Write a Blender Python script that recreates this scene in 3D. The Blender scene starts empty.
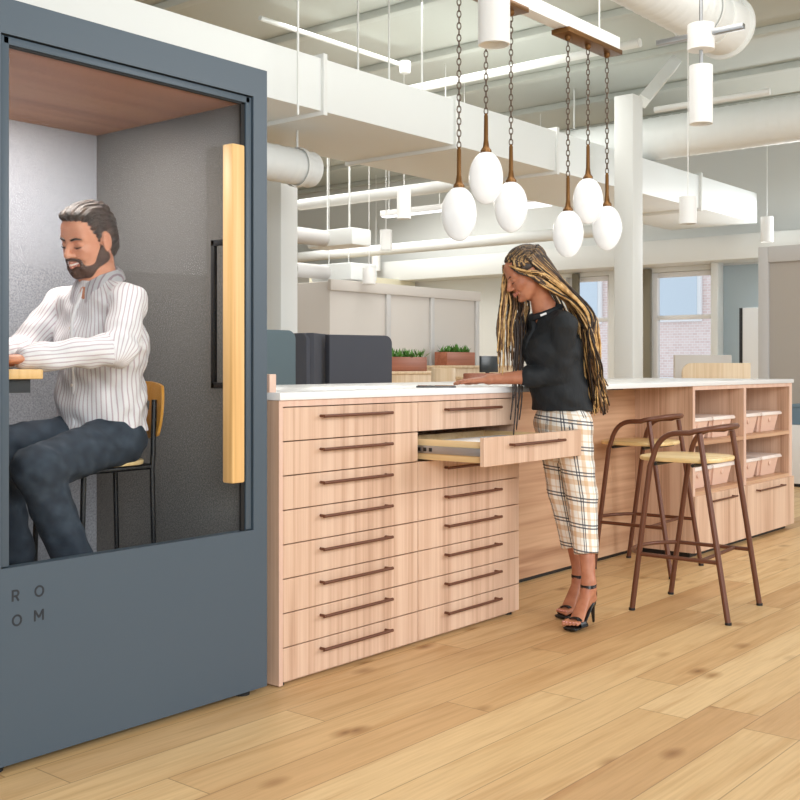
import bpy, bmesh, math, random
import numpy as np
from mathutils import Vector, Matrix
random.seed(7); RNG = np.random.default_rng(7)
S = bpy.context.scene; COL = S.collection
# ------------------------------------------------------------------ camera frame (used to measure the place off the photograph)
FPX = 1098.0; HOR = 365.0; EYE = 1.185; ANG = math.atan(910 / 1098)
DV = np.array([math.cos(ANG), math.sin(ANG), 0.0]); RV = np.array([math.sin(ANG), -math.cos(ANG), 0.0])
def _ray(px, py): return DV + RV * (px - 400) / FPX + np.array([0, 0, 1.0]) * (HOR - py) / FPX
def PY(px, py, Y):
    v = _ray(px, py); return np.array([0, 0, EYE]) + v * Y / v[1]
def PX(px, py, X):
    v = _ray(px, py); return np.array([0, 0, EYE]) + v * X / v[0]
def PD(px, py, D): return np.array([0, 0, EYE]) + _ray(px, py) * D
# ------------------------------------------------------------------ colours and materials
def lin(r, g, b):
    f = lambda c: (c / 255 / 12.92) if c / 255 <= .04045 else ((c / 255 + .055) / 1.055) ** 2.4
    return (f(r), f(g), f(b), 1.0)
def mat(name, col, rough=.5, metal=0.0, **kw):
    m = bpy.data.materials.new(name); m.use_nodes = True
    b = m.node_tree.nodes['Principled BSDF']
    b.inputs['Base Color'].default_value = lin(*col); b.inputs['Roughness'].default_value = rough; b.inputs['Metallic'].default_value = metal
    for k, v in kw.items(): b.inputs[k.replace('_', ' ')].default_value = v
    return m
class NT:
    def __init__(s, m): s.t = m.node_tree; s.b = s.t.nodes['Principled BSDF']
    def n(s, typ, ins=None, **at):
        x = s.t.nodes.new('ShaderNode' + typ)
        for k, v in at.items(): setattr(x, k, v)
        for k, v in (ins or {}).items():
            if isinstance(v, bpy.types.NodeSocket): s.t.links.new(v, x.inputs[k])
            else: x.inputs[k].default_value = v
        return x
    def math(s, op, a, b=0.0, c=0.0): return s.n('Math', {0: a, 1: b, 2: c}, operation=op).outputs[0]
    def ramp(s, fac, stops, interp='LINEAR'):
        r = s.n('ValToRGB', {0: fac}); cr = r.color_ramp; cr.interpolation = interp
        while len(cr.elements) < len(stops): cr.elements.new(.5)
        for e, (p, c) in zip(cr.elements, stops): e.position = p; e.color = lin(*c) if len(c) == 3 and max(c) > 1 else tuple(c)
        return r.outputs[0]
    def mix(s, f, a, b, bt='MIX'):
        x = s.n('Mix', data_type='RGBA', blend_type=bt)
        for i, v in ((0, f), (6, a), (7, b)):
            if isinstance(v, bpy.types.NodeSocket): s.t.links.new(v, x.inputs[i])
            else: x.inputs[i].default_value = v
        return x.outputs[2]
    def to(s, sock, name='Base Color'): s.t.links.new(sock, s.b.inputs[name])
    def bump(s, h, strength=.2, dist=.01):
        x = s.n('Bump', {'Height': h, 'Strength': strength, 'Distance': dist}); s.t.links.new(x.outputs[0], s.b.inputs['Normal'])
    def pos(s, scale=(1, 1, 1), obj=False):
        src = s.n('TexCoord').outputs['Object'] if obj else s.n('NewGeometry').outputs['Position']
        return s.n('Mapping', {'Vector': src, 'Scale': scale}).outputs[0]
def veneer(name, dark, mid, light, axis='z', rough=.45, s=1.0):
    m = mat(name, mid, rough); t = NT(m)
    a = {'z': (14 * s, 14 * s, .5), 'x': (.5, 14 * s, 14 * s), 'y': (14 * s, .5, 14 * s)}[axis]
    fine = tuple(v * 6 if v > 1 else v * 3 for v in a)
    n1 = t.n('TexNoise', {'Vector': t.pos(a), 'Scale': 1.0, 'Detail': 3.0, 'Distortion': .5}).outputs[0]
    n2 = t.n('TexNoise', {'Vector': t.pos(fine), 'Scale': 1.0, 'Detail': 2.0}).outputs[0]
    f = t.math('ADD', t.math('MULTIPLY', n1, .65), t.math('MULTIPLY', n2, .35))
    t.to(t.ramp(f, [(.30, dark), (.47, mid), (.62, light), (.8, mid)])); t.bump(n2, .05, .002)
    return m
M = {}
M['veneer'] = veneer('veneer_vertical', (178, 138, 112), (210, 174, 148), (224, 192, 167), 'z')
M['veneer_h'] = veneer('veneer_horizontal', (160, 116, 86), (194, 151, 118), (212, 172, 138), 'x', s=.6)
M['edge'] = veneer('veneer_edge', (208, 170, 148), (220, 184, 164), (226, 194, 174), 'z')
M['dwood'] = veneer('drawer_box_wood', (214, 180, 128), (230, 200, 150), (238, 212, 168), 'y')
M['pine'] = veneer('pale_oak', (206, 160, 98), (228, 184, 122), (236, 196, 138), 'z')
M['ply'] = veneer('seat_plywood', (208, 170, 108), (228, 196, 138), (238, 212, 160), 'y', .35)
M['ochre'] = veneer('ochre_plywood', (176, 118, 40), (196, 138, 54), (208, 152, 70), 'z', .35)
M['walnut'] = veneer('booth_ceiling_wood', (150, 98, 64), (174, 118, 80), (188, 134, 94), 'x', .5)
M['palewood'] = veneer('pale_birch', (196, 168, 132), (212, 186, 150), (222, 200, 168), 'z')
M['planterwood'] = veneer('planter_wood', (130, 72, 48), (150, 88, 62), (166, 104, 78), 'x')
M['booth'] = mat('booth_blue_grey', (68, 82, 94), .42)
M['letter'] = mat('lettering_dark', (28, 34, 42), .5)
M['black'] = mat('black_metal', (22, 22, 24), .4)
M['blackp'] = mat('black_rubber', (18, 18, 19), .7)
M['brown'] = mat('rust_brown_metal', (104, 62, 43), .38, .15)
M['steel'] = mat('zinc_steel', (170, 172, 175), .3, .9)
M['white'] = mat('white_solid_surface', (236, 236, 236), .25)
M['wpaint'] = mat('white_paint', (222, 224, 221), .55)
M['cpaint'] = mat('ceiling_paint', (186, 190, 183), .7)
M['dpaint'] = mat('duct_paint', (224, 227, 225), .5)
M['gpanel'] = mat('warm_grey_panel', (200, 194, 187), .5)
M['gframe'] = mat('grey_frame', (192, 190, 188), .5)
M['screen'] = mat('dark_grey_felt', (78, 80, 88), .9)
M['teal'] = mat('teal_grey_felt', (98, 114, 120), .9)
M['bluewall'] = mat('blue_grey_paint', (170, 184, 190), .7)
M['cream'] = mat('cream_paint', (232, 226, 200), .7)
M['greenframe'] = mat('olive_window_frame', (122, 116, 98), .6)
M['bin'] = mat('peach_bin', (228, 192, 172), .35, 0, Transmission_Weight=.0)
M['lid'] = mat('white_lid', (244, 232, 224), .25)
M['brass'] = mat('aged_brass', (120, 84, 46), .35, .75)
M['chain'] = mat('dark_bronze_chain', (92, 76, 62), .4, .6)
M['cyl'] = mat('white_lamp_can', (236, 236, 234), .5)
M['leaf'] = mat('leaf_green', (86, 136, 58), .5)
M['paper'] = mat('paper_white', (240, 240, 240), .7)
M['fabric_w'] = mat('white_board', (238, 242, 246), .3)
def glow_mat(name, col, e):
    m = mat(name, col, .2); b = m.node_tree.nodes['Principled BSDF']
    b.inputs['Emission Color'].default_value = lin(*col); b.inputs['Emission Strength'].default_value = e; return m
M['opal'] = glow_mat('opal_glass', (246, 246, 246), .10)
M['led'] = glow_mat('led_diffuser', (246, 248, 255), 1.2)
def felt(name, c1, c2):
    m = mat(name, c1, .95); t = NT(m)
    n = t.n('TexNoise', {'Vector': t.pos(), 'Scale': 160.0, 'Detail': 3.0}).outputs[0]
    t.to(t.ramp(n, [(.35, c1), (.65, c2)])); t.bump(n, .3, .003); return m
M['felt_l'] = felt('felt_light_grey', (150, 152, 160), (186, 187, 194))
M['felt_d'] = felt('felt_charcoal', (92, 90, 88), (118, 115, 112))
def arch_glass(name, tint=(1, 1, 1, 1), gl=.0):
    m = bpy.data.materials.new(name); m.use_nodes = True; nt = m.node_tree; nt.nodes.clear()
    o = nt.nodes.new('ShaderNodeOutputMaterial'); mx = nt.nodes.new('ShaderNodeMixShader'); tr = nt.nodes.new('ShaderNodeBsdfTransparent')
    g = nt.nodes.new('ShaderNodeBsdfGlossy'); fr = nt.nodes.new('ShaderNodeMapRange'); lw = nt.nodes.new('ShaderNodeLayerWeight'); lw.inputs[0].default_value = .3; nt.links.new(lw.outputs['Facing'], fr.inputs[0]); fr.inputs[3].default_value = .001; fr.inputs[4].default_value = .013
    tr.inputs[0].default_value = tint; g.inputs['Roughness'].default_value = gl
    for a, b in ((fr.outputs[0], mx.inputs[0]), (tr.outputs[0], mx.inputs[1]), (g.outputs[0], mx.inputs[2]), (mx.outputs[0], o.inputs[0])): nt.links.new(a, b)
    return m
M['glass'] = arch_glass('clear_glass', (.975, .985, .985, 1))
M['glass_w'] = arch_glass('window_glass', (.97, .98, 1, 1))
# ------------------------------------------------------------------ mesh building
class MB:
    def __init__(s): s.bm = bmesh.new()
    def _merge(s, b2):
        me = bpy.data.meshes.new('tmp'); b2.to_mesh(me); b2.free(); s.bm.from_mesh(me); bpy.data.meshes.remove(me); return s
    def box(s, x0, x1, y0, y1, z0, z1, bev=0.0, seg=2, M4=None):
        b = bmesh.new(); bmesh.ops.create_cube(b, size=1.0)
        for v in b.verts: v.co = Vector(((x0 + x1) / 2 + v.co.x * (x1 - x0), (y0 + y1) / 2 + v.co.y * (y1 - y0), (z0 + z1) / 2 + v.co.z * (z1 - z0)))
        if bev > 0: bmesh.ops.bevel(b, geom=list(b.edges), offset=bev, segments=seg, affect='EDGES', profile=.5)
        if M4 is not None: bmesh.ops.transform(b, matrix=M4, verts=b.verts)
        return s._merge(b)
    def tube(s, pts, r, n=10, closed=False, caps=True):
        pts = [Vector(p) for p in pts]; N = len(pts); rs = r if hasattr(r, '__len__') else [r] * N
        T = []
        for i in range(N):
            a = pts[(i - 1) % N] if (closed or i > 0) else pts[i]; c = pts[(i + 1) % N] if (closed or i < N - 1) else pts[i]
            T.append((c - a).normalized())
        up = Vector((0, 0, 1)) if abs(T[0].z) < .9 else Vector((1, 0, 0))
        U = (up - T[0] * up.dot(T[0])).normalized(); rings = []
        for i in range(N):
            U = (U - T[i] * U.dot(T[i])).normalized(); V = T[i].cross(U)
            rings.append([s.bm.verts.new(pts[i] + (U * math.cos(2 * math.pi * k / n) + V * math.sin(2 * math.pi * k / n)) * rs[i]) for k in range(n)])
        for i in range(N if closed else N - 1):
            A, B = rings[i], rings[(i + 1) % N]
            for k in range(n): s.bm.faces.new((A[k], A[(k + 1) % n], B[(k + 1) % n], B[k]))
        if caps and not closed:
            s.bm.faces.new(rings[0][::-1]); s.bm.faces.new(rings[-1])
        return s
    def lathe(s, prof, c=(0, 0, 0), n=32, M4=None):
        b = bmesh.new(); rings = []
        for r, z in prof:
            if r < 1e-6: rings.append([b.verts.new((0, 0, z))])
            else: rings.append([b.verts.new((r * math.cos(2 * math.pi * k / n), r * math.sin(2 * math.pi * k / n), z)) for k in range(n)])
        for A, B in zip(rings, rings[1:]):
            for k in range(n):
                k2 = (k + 1) % n
                if len(A) == 1 and len(B) == 1: continue
                if len(A) == 1: b.faces.new((A[0], B[k2], B[k]))
                elif len(B) == 1: b.faces.new((A[k], A[k2], B[0]))
                else: b.faces.new((A[k], A[k2], B[k2], B[k]))
        if M4 is not None: bmesh.ops.transform(b, matrix=M4, verts=b.verts)
        bmesh.ops.translate(b, vec=Vector(c), verts=b.verts); bmesh.ops.recalc_face_normals(b, faces=b.faces)
        return s._merge(b)
    def cyl(s, c, r, z0, z1, n=24): return s.lathe([(0, z0), (r, z0), (r, z1), (0, z1)], (c[0], c[1], 0), n)
    def prism(s, poly, z0, z1, bev=0.0, M4=None):
        b = bmesh.new(); lo = [b.verts.new((x, y, z0)) for x, y in poly]; hi = [b.verts.new((x, y, z1)) for x, y in poly]; n = len(poly)
        b.faces.new(lo[::-1]); b.faces.new(hi)
        for i in range(n): b.faces.new((lo[i], lo[(i + 1) % n], hi[(i + 1) % n], hi[i]))
        bmesh.ops.recalc_face_normals(b, faces=b.faces)
        if bev > 0:
            es = [e for e in b.edges if abs(e.verts[0].co.z - e.verts[1].co.z) < 1e-6]
            bmesh.ops.bevel(b, geom=es, offset=bev, segments=2, affect='EDGES', profile=.5)
        if M4 is not None: bmesh.ops.transform(b, matrix=M4, verts=b.verts)
        return s._merge(b)
    def torus(s, c, R, r, M3, sx=1.0, n=12, m=6):
        pts = [Vector(c) + M3 @ Vector((R * math.cos(2 * math.pi * k / n), R * sx * math.sin(2 * math.pi * k / n), 0)) for k in range(n)]
        return s.tube(pts, r, m, closed=True)
def _origin(p):
    o = Vector((0, 0, 0))
    while p is not None: o = o + p.location; p = p.parent
    return o
def link_mesh(name, me, m, parent=None, loc=None, smooth=True, ang=40):
    """the mesh is given in room coordinates and moved to its parent's (or its own) origin"""
    o = bpy.data.objects.new(name, me); COL.objects.link(o)
    off = _origin(parent) if parent is not None else Vector(loc if loc is not None else (0, 0, 0))
    me.transform(Matrix.Translation(-off))
    if parent is not None: o.parent = parent
    else: o.location = off
    if m is not None: me.materials.append(m)
    me.polygons.foreach_set('use_smooth', [smooth] * len(me.polygons))
    if smooth: me.set_sharp_from_angle(angle=math.radians(ang))
    me.update(); return o
def obj(name, mb, m, parent=None, loc=None, smooth=True, ang=40):
    me = bpy.data.meshes.new(name); mb.bm.to_mesh(me); mb.bm.free()
    return link_mesh(name, me, m, parent, loc, smooth, ang)
def tag(o, label=None, cat=None, group=None, kind=None):
    for k, v in (('label', label), ('category', cat), ('group', group), ('kind', kind)):
        if v: o[k] = v
    return o
def thing(name, loc, label, cat, group=None):
    o = bpy.data.objects.new(name, None); COL.objects.link(o); o.location = loc; o.empty_display_size = .1
    return tag(o, label, cat, group)
def struct(name, mb, m, **kw):
    o = obj(name, mb, m, **kw); o['kind'] = 'structure'; return o
def copy_tree(o, parent=None):
    c = o.copy(); COL.objects.link(c); c.parent = parent
    for ch in list(o.children): copy_tree(ch, c)
    return c
def bez(p0, p1, p2, n=8):
    p0, p1, p2 = map(np.array, (p0, p1, p2)); return [tuple((1 - t) ** 2 * p0 + 2 * t * (1 - t) * p1 + t * t * p2) for t in np.linspace(0, 1, n)]
def spline(P, n=24):
    P = np.array(P, float); Q = np.vstack([2 * P[0] - P[1], P, 2 * P[-1] - P[-2]]); out = []
    k = len(P) - 1
    for t in np.linspace(0, k, n):
        i = min(int(t), k - 1); u = t - i; a, b, c, d = Q[i], Q[i + 1], Q[i + 2], Q[i + 3]
        out.append(.5 * (2 * b + (c - a) * u + (2 * a - 5 * b + 4 * c - d) * u * u + (3 * b - a - 3 * c + d) * u ** 3))
    return np.array(out)
# ================================================================== the setting
def floor_mat():
    m = mat('oak_planks', (205, 165, 115), .38); t = NT(m)
    xyz = t.n('SeparateXYZ', {0: t.n('NewGeometry').outputs['Position']}); X, Y = xyz.outputs[0], xyz.outputs[1]
    W, L = .183, 1.9
    v = t.math('DIVIDE', t.math('SUBTRACT', Y, 1.79 - 20 * W), W); row = t.math('FLOOR', v); fv = t.math('FRACT', v)
    rr = t.n('TexWhiteNoise', {'W': row}, noise_dimensions='1D').outputs['Value']
    u = t.math('DIVIDE', t.math('ADD', X, t.math('MULTIPLY', rr, 7.3)), L); cu = t.math('FLOOR', u); fu = t.math('FRACT', u)
    idv = t.n('CombineXYZ', {0: row, 1: cu, 2: 0.0}).outputs[0]
    wn = t.n('TexWhiteNoise', {'Vector': idv}, noise_dimensions='3D'); rnd = wn.outputs['Value']
    base = t.ramp(rnd, [(0, (199, 158, 110)), (.3, (213, 176, 126)), (.7, (220, 186, 136)), (1, (228, 197, 149))])
    off = t.n('VectorMath', {0: t.n('NewGeometry').outputs['Position'], 1: t.n('VectorMath', {0: wn.outputs['Color'], 1: (9, 9, 9)}, operation='MULTIPLY').outputs[0]}, operation='ADD').outputs[0]
    g1 = t.n('TexNoise', {'Vector': t.n('Mapping', {'Vector': off, 'Scale': (1.3, 13, 1)}).outputs[0], 'Scale': 1.0, 'Detail': 5.0, 'Distortion': .9}).outputs[0]
    g2 = t.n('TexNoise', {'Vector': t.n('Mapping', {'Vector': off, 'Scale': (4, 90, 1)}).outputs[0], 'Scale': 1.0, 'Detail': 3.0}).outputs[0]
    c = t.mix(1.0, base, t.ramp(g1, [(.28, (.84, .76, .68, 1)), (.5, (1, 1, 1, 1)), (.72, (1.05, 1.05, 1.04, 1))]), 'MULTIPLY')
    c = t.mix(.6, c, t.ramp(g2, [(.3, (.8, .76, .7, 1)), (.6, (1, 1, 1, 1))]), 'MULTIPLY')
    kd = t.n('TexVoronoi', {'Vector': t.n('Mapping', {'Vector': off, 'Scale': (2.6, 5.0, 1)}).outputs[0], 'Scale': 1.0}, feature='F1').outputs['Distance']
    c = t.mix(1.0, c, t.ramp(kd, [(.0, (.34, .26, .2, 1)), (.06, (.6, .5, .4, 1)), (.2, (1, 1, 1, 1))]), 'MULTIPLY')
    e1 = t.math('LESS_THAN', t.math('MINIMUM', fv, t.math('SUBTRACT', 1.0, fv)), .011)
    e2 = t.math('LESS_THAN', t.math('MINIMUM', fu, t.math('SUBTRACT', 1.0, fu)), .0012)
    e = t.math('MAXIMUM', e1, e2)
    c = t.mix(t.math('MULTIPLY', e, .55), c, lin(120, 84, 50)); t.to(c)
    t.to(t.ramp(g1, [(.3, (.48, .48, .48, 1)), (.7, (.34, .34, .34, 1))]), 'Roughness')
    t.bump(t.math('SUBTRACT', t.math('MULTIPLY', g2, .3), e), .08, .002); return m
struct('floor', MB().box(-6, 16, -7, 16, -.1, 0), floor_mat(), smooth=False)
CZ = 4.25
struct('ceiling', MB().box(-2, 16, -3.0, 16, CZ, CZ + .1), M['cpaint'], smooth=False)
# shallow ribs of the deck run across the room
for i, x in enumerate([4.6, 5.9, 7.2, 8.5, 9.8, 11.1, 12.4, 13.7]):
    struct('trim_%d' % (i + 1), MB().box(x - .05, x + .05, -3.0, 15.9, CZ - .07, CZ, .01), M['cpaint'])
# end wall with tall windows, brick building outside
XW = 14.0
wins = []
for (a, b) in ((566, 609), (614, 642), (650, 713)):
    y1 = PX(a, 300, XW)[1]; y0 = PX(b, 300, XW)[1]; wins.append((y0, y1))
ztop = PX(680, 271, XW)[2]; ztop = float(ztop)
wy = sorted(wins)
mb = MB()
ys = [-2.0]
for (a, b) in wy: ys += [a, b]
ys += [16.0]
for k in range(0, len(ys), 2): mb.box(XW, XW + .3, ys[k], ys[k + 1], 0, CZ)
for (a, b) in wy:
    mb.box(XW, XW + .3, a, b, 0, .55); mb.box(XW, XW + .3, a, b, ztop, CZ)
struct('wall_end', mb, M['wpaint'], smooth=False)
for i, (a, b) in enumerate(wy):
    fm = MB(); zz = PX(680, 317, XW)[2]
    for (p, q, r, s_) in ((a + .002, a + .07, .552, ztop - .002), (b - .07, b - .002, .552, ztop - .002), (a + .0702, b - .0702, .552, .62), (a + .0702, b - .0702, ztop - .07, ztop - .002), (a + .0702, b - .0702, zz - .03, zz + .03)):
        fm.box(XW + .08, XW + .16, p, q, r, s_, .006)
    o = struct('window_%d' % (i + 1), fm, M['white'], loc=(XW, a, .55))
    obj('pane', MB().box(XW + .115, XW + .12, a + .05, b - .05, .6, ztop - .05), M['glass_w'], o, smooth=False)
    for (p, w_) in ((a, .22), (b, .22)):
        pass
# olive piers beside the windows
for k, (a, b) in enumerate(((645, 652), (713, 718), (574, 580))):
    y1 = PX(a, 300, XW)[1]; y0 = PX(b, 300, XW)[1]
    struct('trim_%d' % (20 + k), MB().box(XW - .06, XW - .001, y0, y1, 0, ztop + .05, .005), M['greenframe'])
# blue-grey painted stretch of the end wall
yb1 = PX(724, 300, XW)[1]; yb0 = -1.9
struct('wall_blue', MB().box(XW - .02, XW - .001, yb0, yb1, 0, PX(740, 265, XW)[2], .002), M['bluewall'])
struct('trim_30', MB().box(XW - .2, XW - .001, yb1, PX(717, 300, XW)[1], 0, 2.6, .01), M['wpaint'])
# soffit above the windows
struct('trim_31', MB().box(XW - .5, XW, -2, 16, PX(690, 262, XW - .5)[2], PX(690, 238, XW - .5)[2], .01), M['wpaint'])
# back wall
struct('wall_back', MB().box(-2, 16, 15.5, 15.7, 0, CZ), M['wpaint'], smooth=False)
struct('wall_cream', MB().box(11.6, 13.9, 11.2, 11.35, 0, 2.55, .004), M['cream'])
# brick building across the street
bm_ = mat('street_brick', (225, 205, 198), .9); t = NT(bm_)
br = t.n('TexBrick', {'Vector': t.n('Mapping', {'Vector': t.n('NewGeometry').outputs['Position'], 'Rotation': (0, math.pi / 2, math.pi / 2)}).outputs[0], 'Scale': 4.0,
     'Color1': lin(234, 214, 208), 'Color2': lin(224, 200, 194), 'Mortar': lin(242, 236, 232)}); t.to(br.outputs[0])
M_pane = mat('pale_pane', (206, 218, 228), .2)
bb = thing('building', (24, 9, 0), 'pale brick building across the street seen through the windows', 'building')
obj('facade', MB().box(24, 26, -4, 26, -4, 9), bm_, bb, smooth=False)
for y in np.arange(3, 22, 2.6):
    for z in (-1.0, 2.2):
        f = obj('window_frame', MB().box(23.9, 24.0, y, y + 1.2, z, z + 1.9, .02), M['white'], bb)
        obj('window_pane', MB().box(23.88, 23.9, y + .1, y + 1.1, z + .1, z + 1.8), M_pane, f, smooth=False)
# white columns
def column(name, pxc, Y, w, top):
    a = PY(pxc, 300, Y); return struct(name, MB().box(a[0], a[0] + w, Y, Y + w, 0, top, .01), M['wpaint'], loc=(a[0] + w / 2, Y + w / 2, 0)), a[0]
col, cx = column('column', 633, 4.75, .195, PY(633, 93, 4.75)[2])
p0 = PY(645, 97, 4.85); p1 = PY(675, 62, 4.85)
obj('steel_brace', MB().tube([(p0[0] - .05, 4.85, p0[2] - .05), (p1[0], 4.85, p1[2])], .075, 4), M['wpaint'], col, smooth=False)
column('column_far', 281, 6.65, .2, 2.9)
# ------------------------------------------------------------------ ducts and services under the ceiling
def dtag(o, label, cat, group=None): return tag(o, label, cat, group)
Yd = 5.25
x_end = PY(757, 200, Yd)[0]; zt = PY(360, 70, Yd)[2]; zb = PY(360, 121, Yd)[2]
rd = thing('rectangular_duct', ((x_end + 1) / 2, Yd + .6, zb), 'long white rectangular air duct running behind the hanging globe lamps', 'duct')
obj('duct_body', MB().box(1.0, x_end, Yd, Yd + 1.15, zb, zt, .006), M['dpaint'], rd)
for px in (323, 455, 556, 700):
    x = PY(px, 100, Yd)[0]; obj('duct_flange', MB().box(x - .02, x + .02, Yd - .025, Yd + 1.175, zb - .03, zt + .03, .004), M['wpaint'], rd)
def spiral(name, pts, r, label, flange=True, top=None):
    a, b = Vector(pts[0]), Vector(pts[1]); L = (b - a).length; n = max(8, int(L / .02)); P = [a + (b - a) * i / n for i in range(n + 1)]
    rr = [r + (.004 if (i % 6 == 0) else 0) for i in range(n + 1)]
    t = thing(name, (a + b) / 2, label, 'duct'); obj('duct_body', MB().tube(P, rr, 40), M['dpaint'], t, ang=60)
    if flange:
        d = (b - a).normalized(); f = MB(); f.tube([b - d * .28, b - d * .27, b - d * .005, b, b + d * .02], [r + .004, r + .012, r + .012, r + .04, r + .04], 40); obj('duct_collar', f, M['wpaint'], t)
    for u in (.35, .9):
        c = a + (b - a) * u; hg = MB().tube([c + Vector((0, 0, r)), (c.x, c.y, top or CZ)], .008, 8); hg.lathe([(r + .012, -.02), (r + .016, -.02), (r + .016, .02), (r + .012, .02)], (0, 0, 0), 32, Matrix.Translation(c) @ Vector((0, 0, 1)).rotation_difference((b - a).normalized()).to_matrix().to_4x4())
        obj('hanger', hg, M['wpaint'], t)
    return t
e = PD(724, 27, 8.5); SPZ = float(e[2])
spiral('spiral_duct', [(3.2, e[1], e[2]), (e[0], e[1], e[2])], .205, 'round white spiral duct ending above the can light at upper right')
e1 = PX(646, 145, 10.6); spiral('spiral_duct', [(10.6, -2, e1[2] + .05), (10.6, 7.2, e1[2] + .05)], .22, 'round white spiral duct crossing behind the white column at right', False)
e2 = PD(311, 170, 8.3); spiral('spiral_duct', [(4.5, e2[1], e2[2]), (e2[0], e2[1], e2[2])], .132, 'short round duct end showing right of the booth top', False, top=zb - .004)
def pipe(pts, r, label, name='ceiling_pipe', cat='pipe', m='wpaint', fit=()):
    t = tag(obj(name, MB().tube(pts, r, 10), M[m], loc=pts[0]), label, cat)
    for f in fit:
        a = Vector(f); k = obj('pipe_fitting', MB().lathe([(0, -.07), (.05, -.07), (.055, -.02), (.055, .04), (.03, .06), (0, .06)], a, 16), M['wpaint'], t)
    return t
def xpipe(px0, py0, px1, Y, r, label, fit=None, **kw):
    a = PY(px0, py0, Y); b = PY(px1, py0, Y); f = [(PY(fit, 0, Y)[0], Y, a[2])] if fit else ()
    return pipe([(a[0], Y, a[2]), (b[0], Y, a[2])], r, label, fit=f, **kw)
def ypipe(px0, py0, px1, X, r, label, **kw):
    a = PX(px0, py0, X); b = PX(px1, py0, X); return pipe([(X, a[1], a[2]), (X, b[1], a[2])], r, label, **kw)
xpipe(260, 18, 408, 6.7, .022, 'thin white sprinkler pipe above the rectangular duct at upper left', fit=405)
ypipe(420, 88, 640, 8.6, .04, 'white pipe crossing behind the hanging chains under the ceiling')
ypipe(270, 118, 455, 7.7, .035, 'white pipe under the rectangular duct beside the booth corner')
ypipe(655, 110, 770, 9.4, .03, 'slim pipe above the far spiral duct at right')
ypipe(300, 205, 520, 9.9, .07, 'long white pipe under the duct behind the lowest globes')
ypipe(290, 258, 640, 12.5, .08, 'farthest low white pipe above the grey panelled box')
ypipe(540, 100, 800, 12.0, .035, 'thin pipe under the ceiling right of the chains')
xpipe(640, 232, 770, 7.4, .035, 'white pipe hung beneath the right end of the rectangular duct')
# hangers
def rod(px, py0, py1, Y, label, r=.008, zc=None):
    a = PY(px, py0, Y); b = PY(px, py1, Y); return pipe([(a[0], Y, b[2]), (a[0], Y, a[2] if zc is None else zc)], r, label, name='hanger_rod', cat='rod')
rod(298, 0, 115, 5.1, 'long vertical hanger rod crossing the duct right of the booth')
rod(358, 50, 74, 5.6, 'short hanger rod on top of the duct left of the sprinkler fitting', zc=CZ)
rod(389, 24, 80, 5.4, 'vertical hanger rod rising from the duct near the sprinkler fitting', zc=CZ)
rod(422, 60, 90, 5.5, 'hanger rod on top of the duct right of the sprinkler fitting', zc=CZ)
rod(767, 60, 170, 5.0, 'long thin rod at far right over the small lamp cans', zc=CZ)
# linear lamps
def linear(a, b, label, w=.06, h=.07):
    a, b = Vector(a), Vector(b); d = (b - a); L = d.length; ang = math.atan2(d.y, d.x)
    R = Matrix.Translation((a + b) / 2) @ Matrix.Rotation(ang, 4, 'Z')
    t = thing('linear_lamp', (a + b) / 2, label, 'lamp', 'linear ceiling lamps')
    obj('lamp_housing', MB().box(-L / 2, L / 2, -w, w, 0, h, .006, M4=R), M['cyl'], t)
    obj('diffuser', MB().box(-L / 2 + .02, L / 2 - .02, -w + .01, w - .01, -.012, 0, M4=R), M['led'], t, smooth=False)
    for k in (-.4, .4):
        q = R @ Vector((k * L, 0, h)); obj('hanging_cable', MB().tube([q, (q.x, q.y, CZ)], .005, 6), M['wpaint'], t)
def lin_y(px0, px1, py, X, label, **k):
    a = PX(px0, py, X); b = PX(px1, py, X); linear((X, a[1], a[2]), (X, b[1], a[2]), label, **k)
lin_y(358, 456, 157, 8.9, 'white linear lamp hung under the duct left of the lowest globe lamp')
lin_y(383, 446, 217, 10.4, 'lit linear lamp above the grey panelled box')
lin_y(415, 470, 172, 9.6, 'second linear lamp just under the duct behind the left globes')
lin_y(502, 545, 208, 11.3, 'wide box lamp behind the right hand globes', w=.2, h=.25)
# unit heaters / fan coil boxes
for (p, q, D, lab) in (((324, 230), (354, 247), 11.5, 'white fan coil box under the far ceiling above the panelled box'),
                       ((326, 264), (367, 281), 13.0, 'white fan coil box just above the panelled box top')):
    a = PD(*p, D); b = PD(*q, D); t = thing('fan_coil_unit', ((a + b) / 2), lab, 'fan unit')
    obj('casing', MB().box(a[0], a[0] + (b[0] - a[0]) * 1.5, a[1] - .4, a[1] + .25, b[2], a[2], .02), M['dpaint'], t)
    obj('duct_stub', MB().tube([(a[0] - .55, a[1], (a[2] + b[2]) / 2), (a[0] + .02, a[1], (a[2] + b[2]) / 2)], .085, 20), M['gframe'], t)
    for dx in (.05, .4): obj('hanger', MB().tube([(a[0] + dx, a[1], a[2] - .005), (a[0] + dx, a[1], CZ)], .006, 6), M['wpaint'], t)
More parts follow.
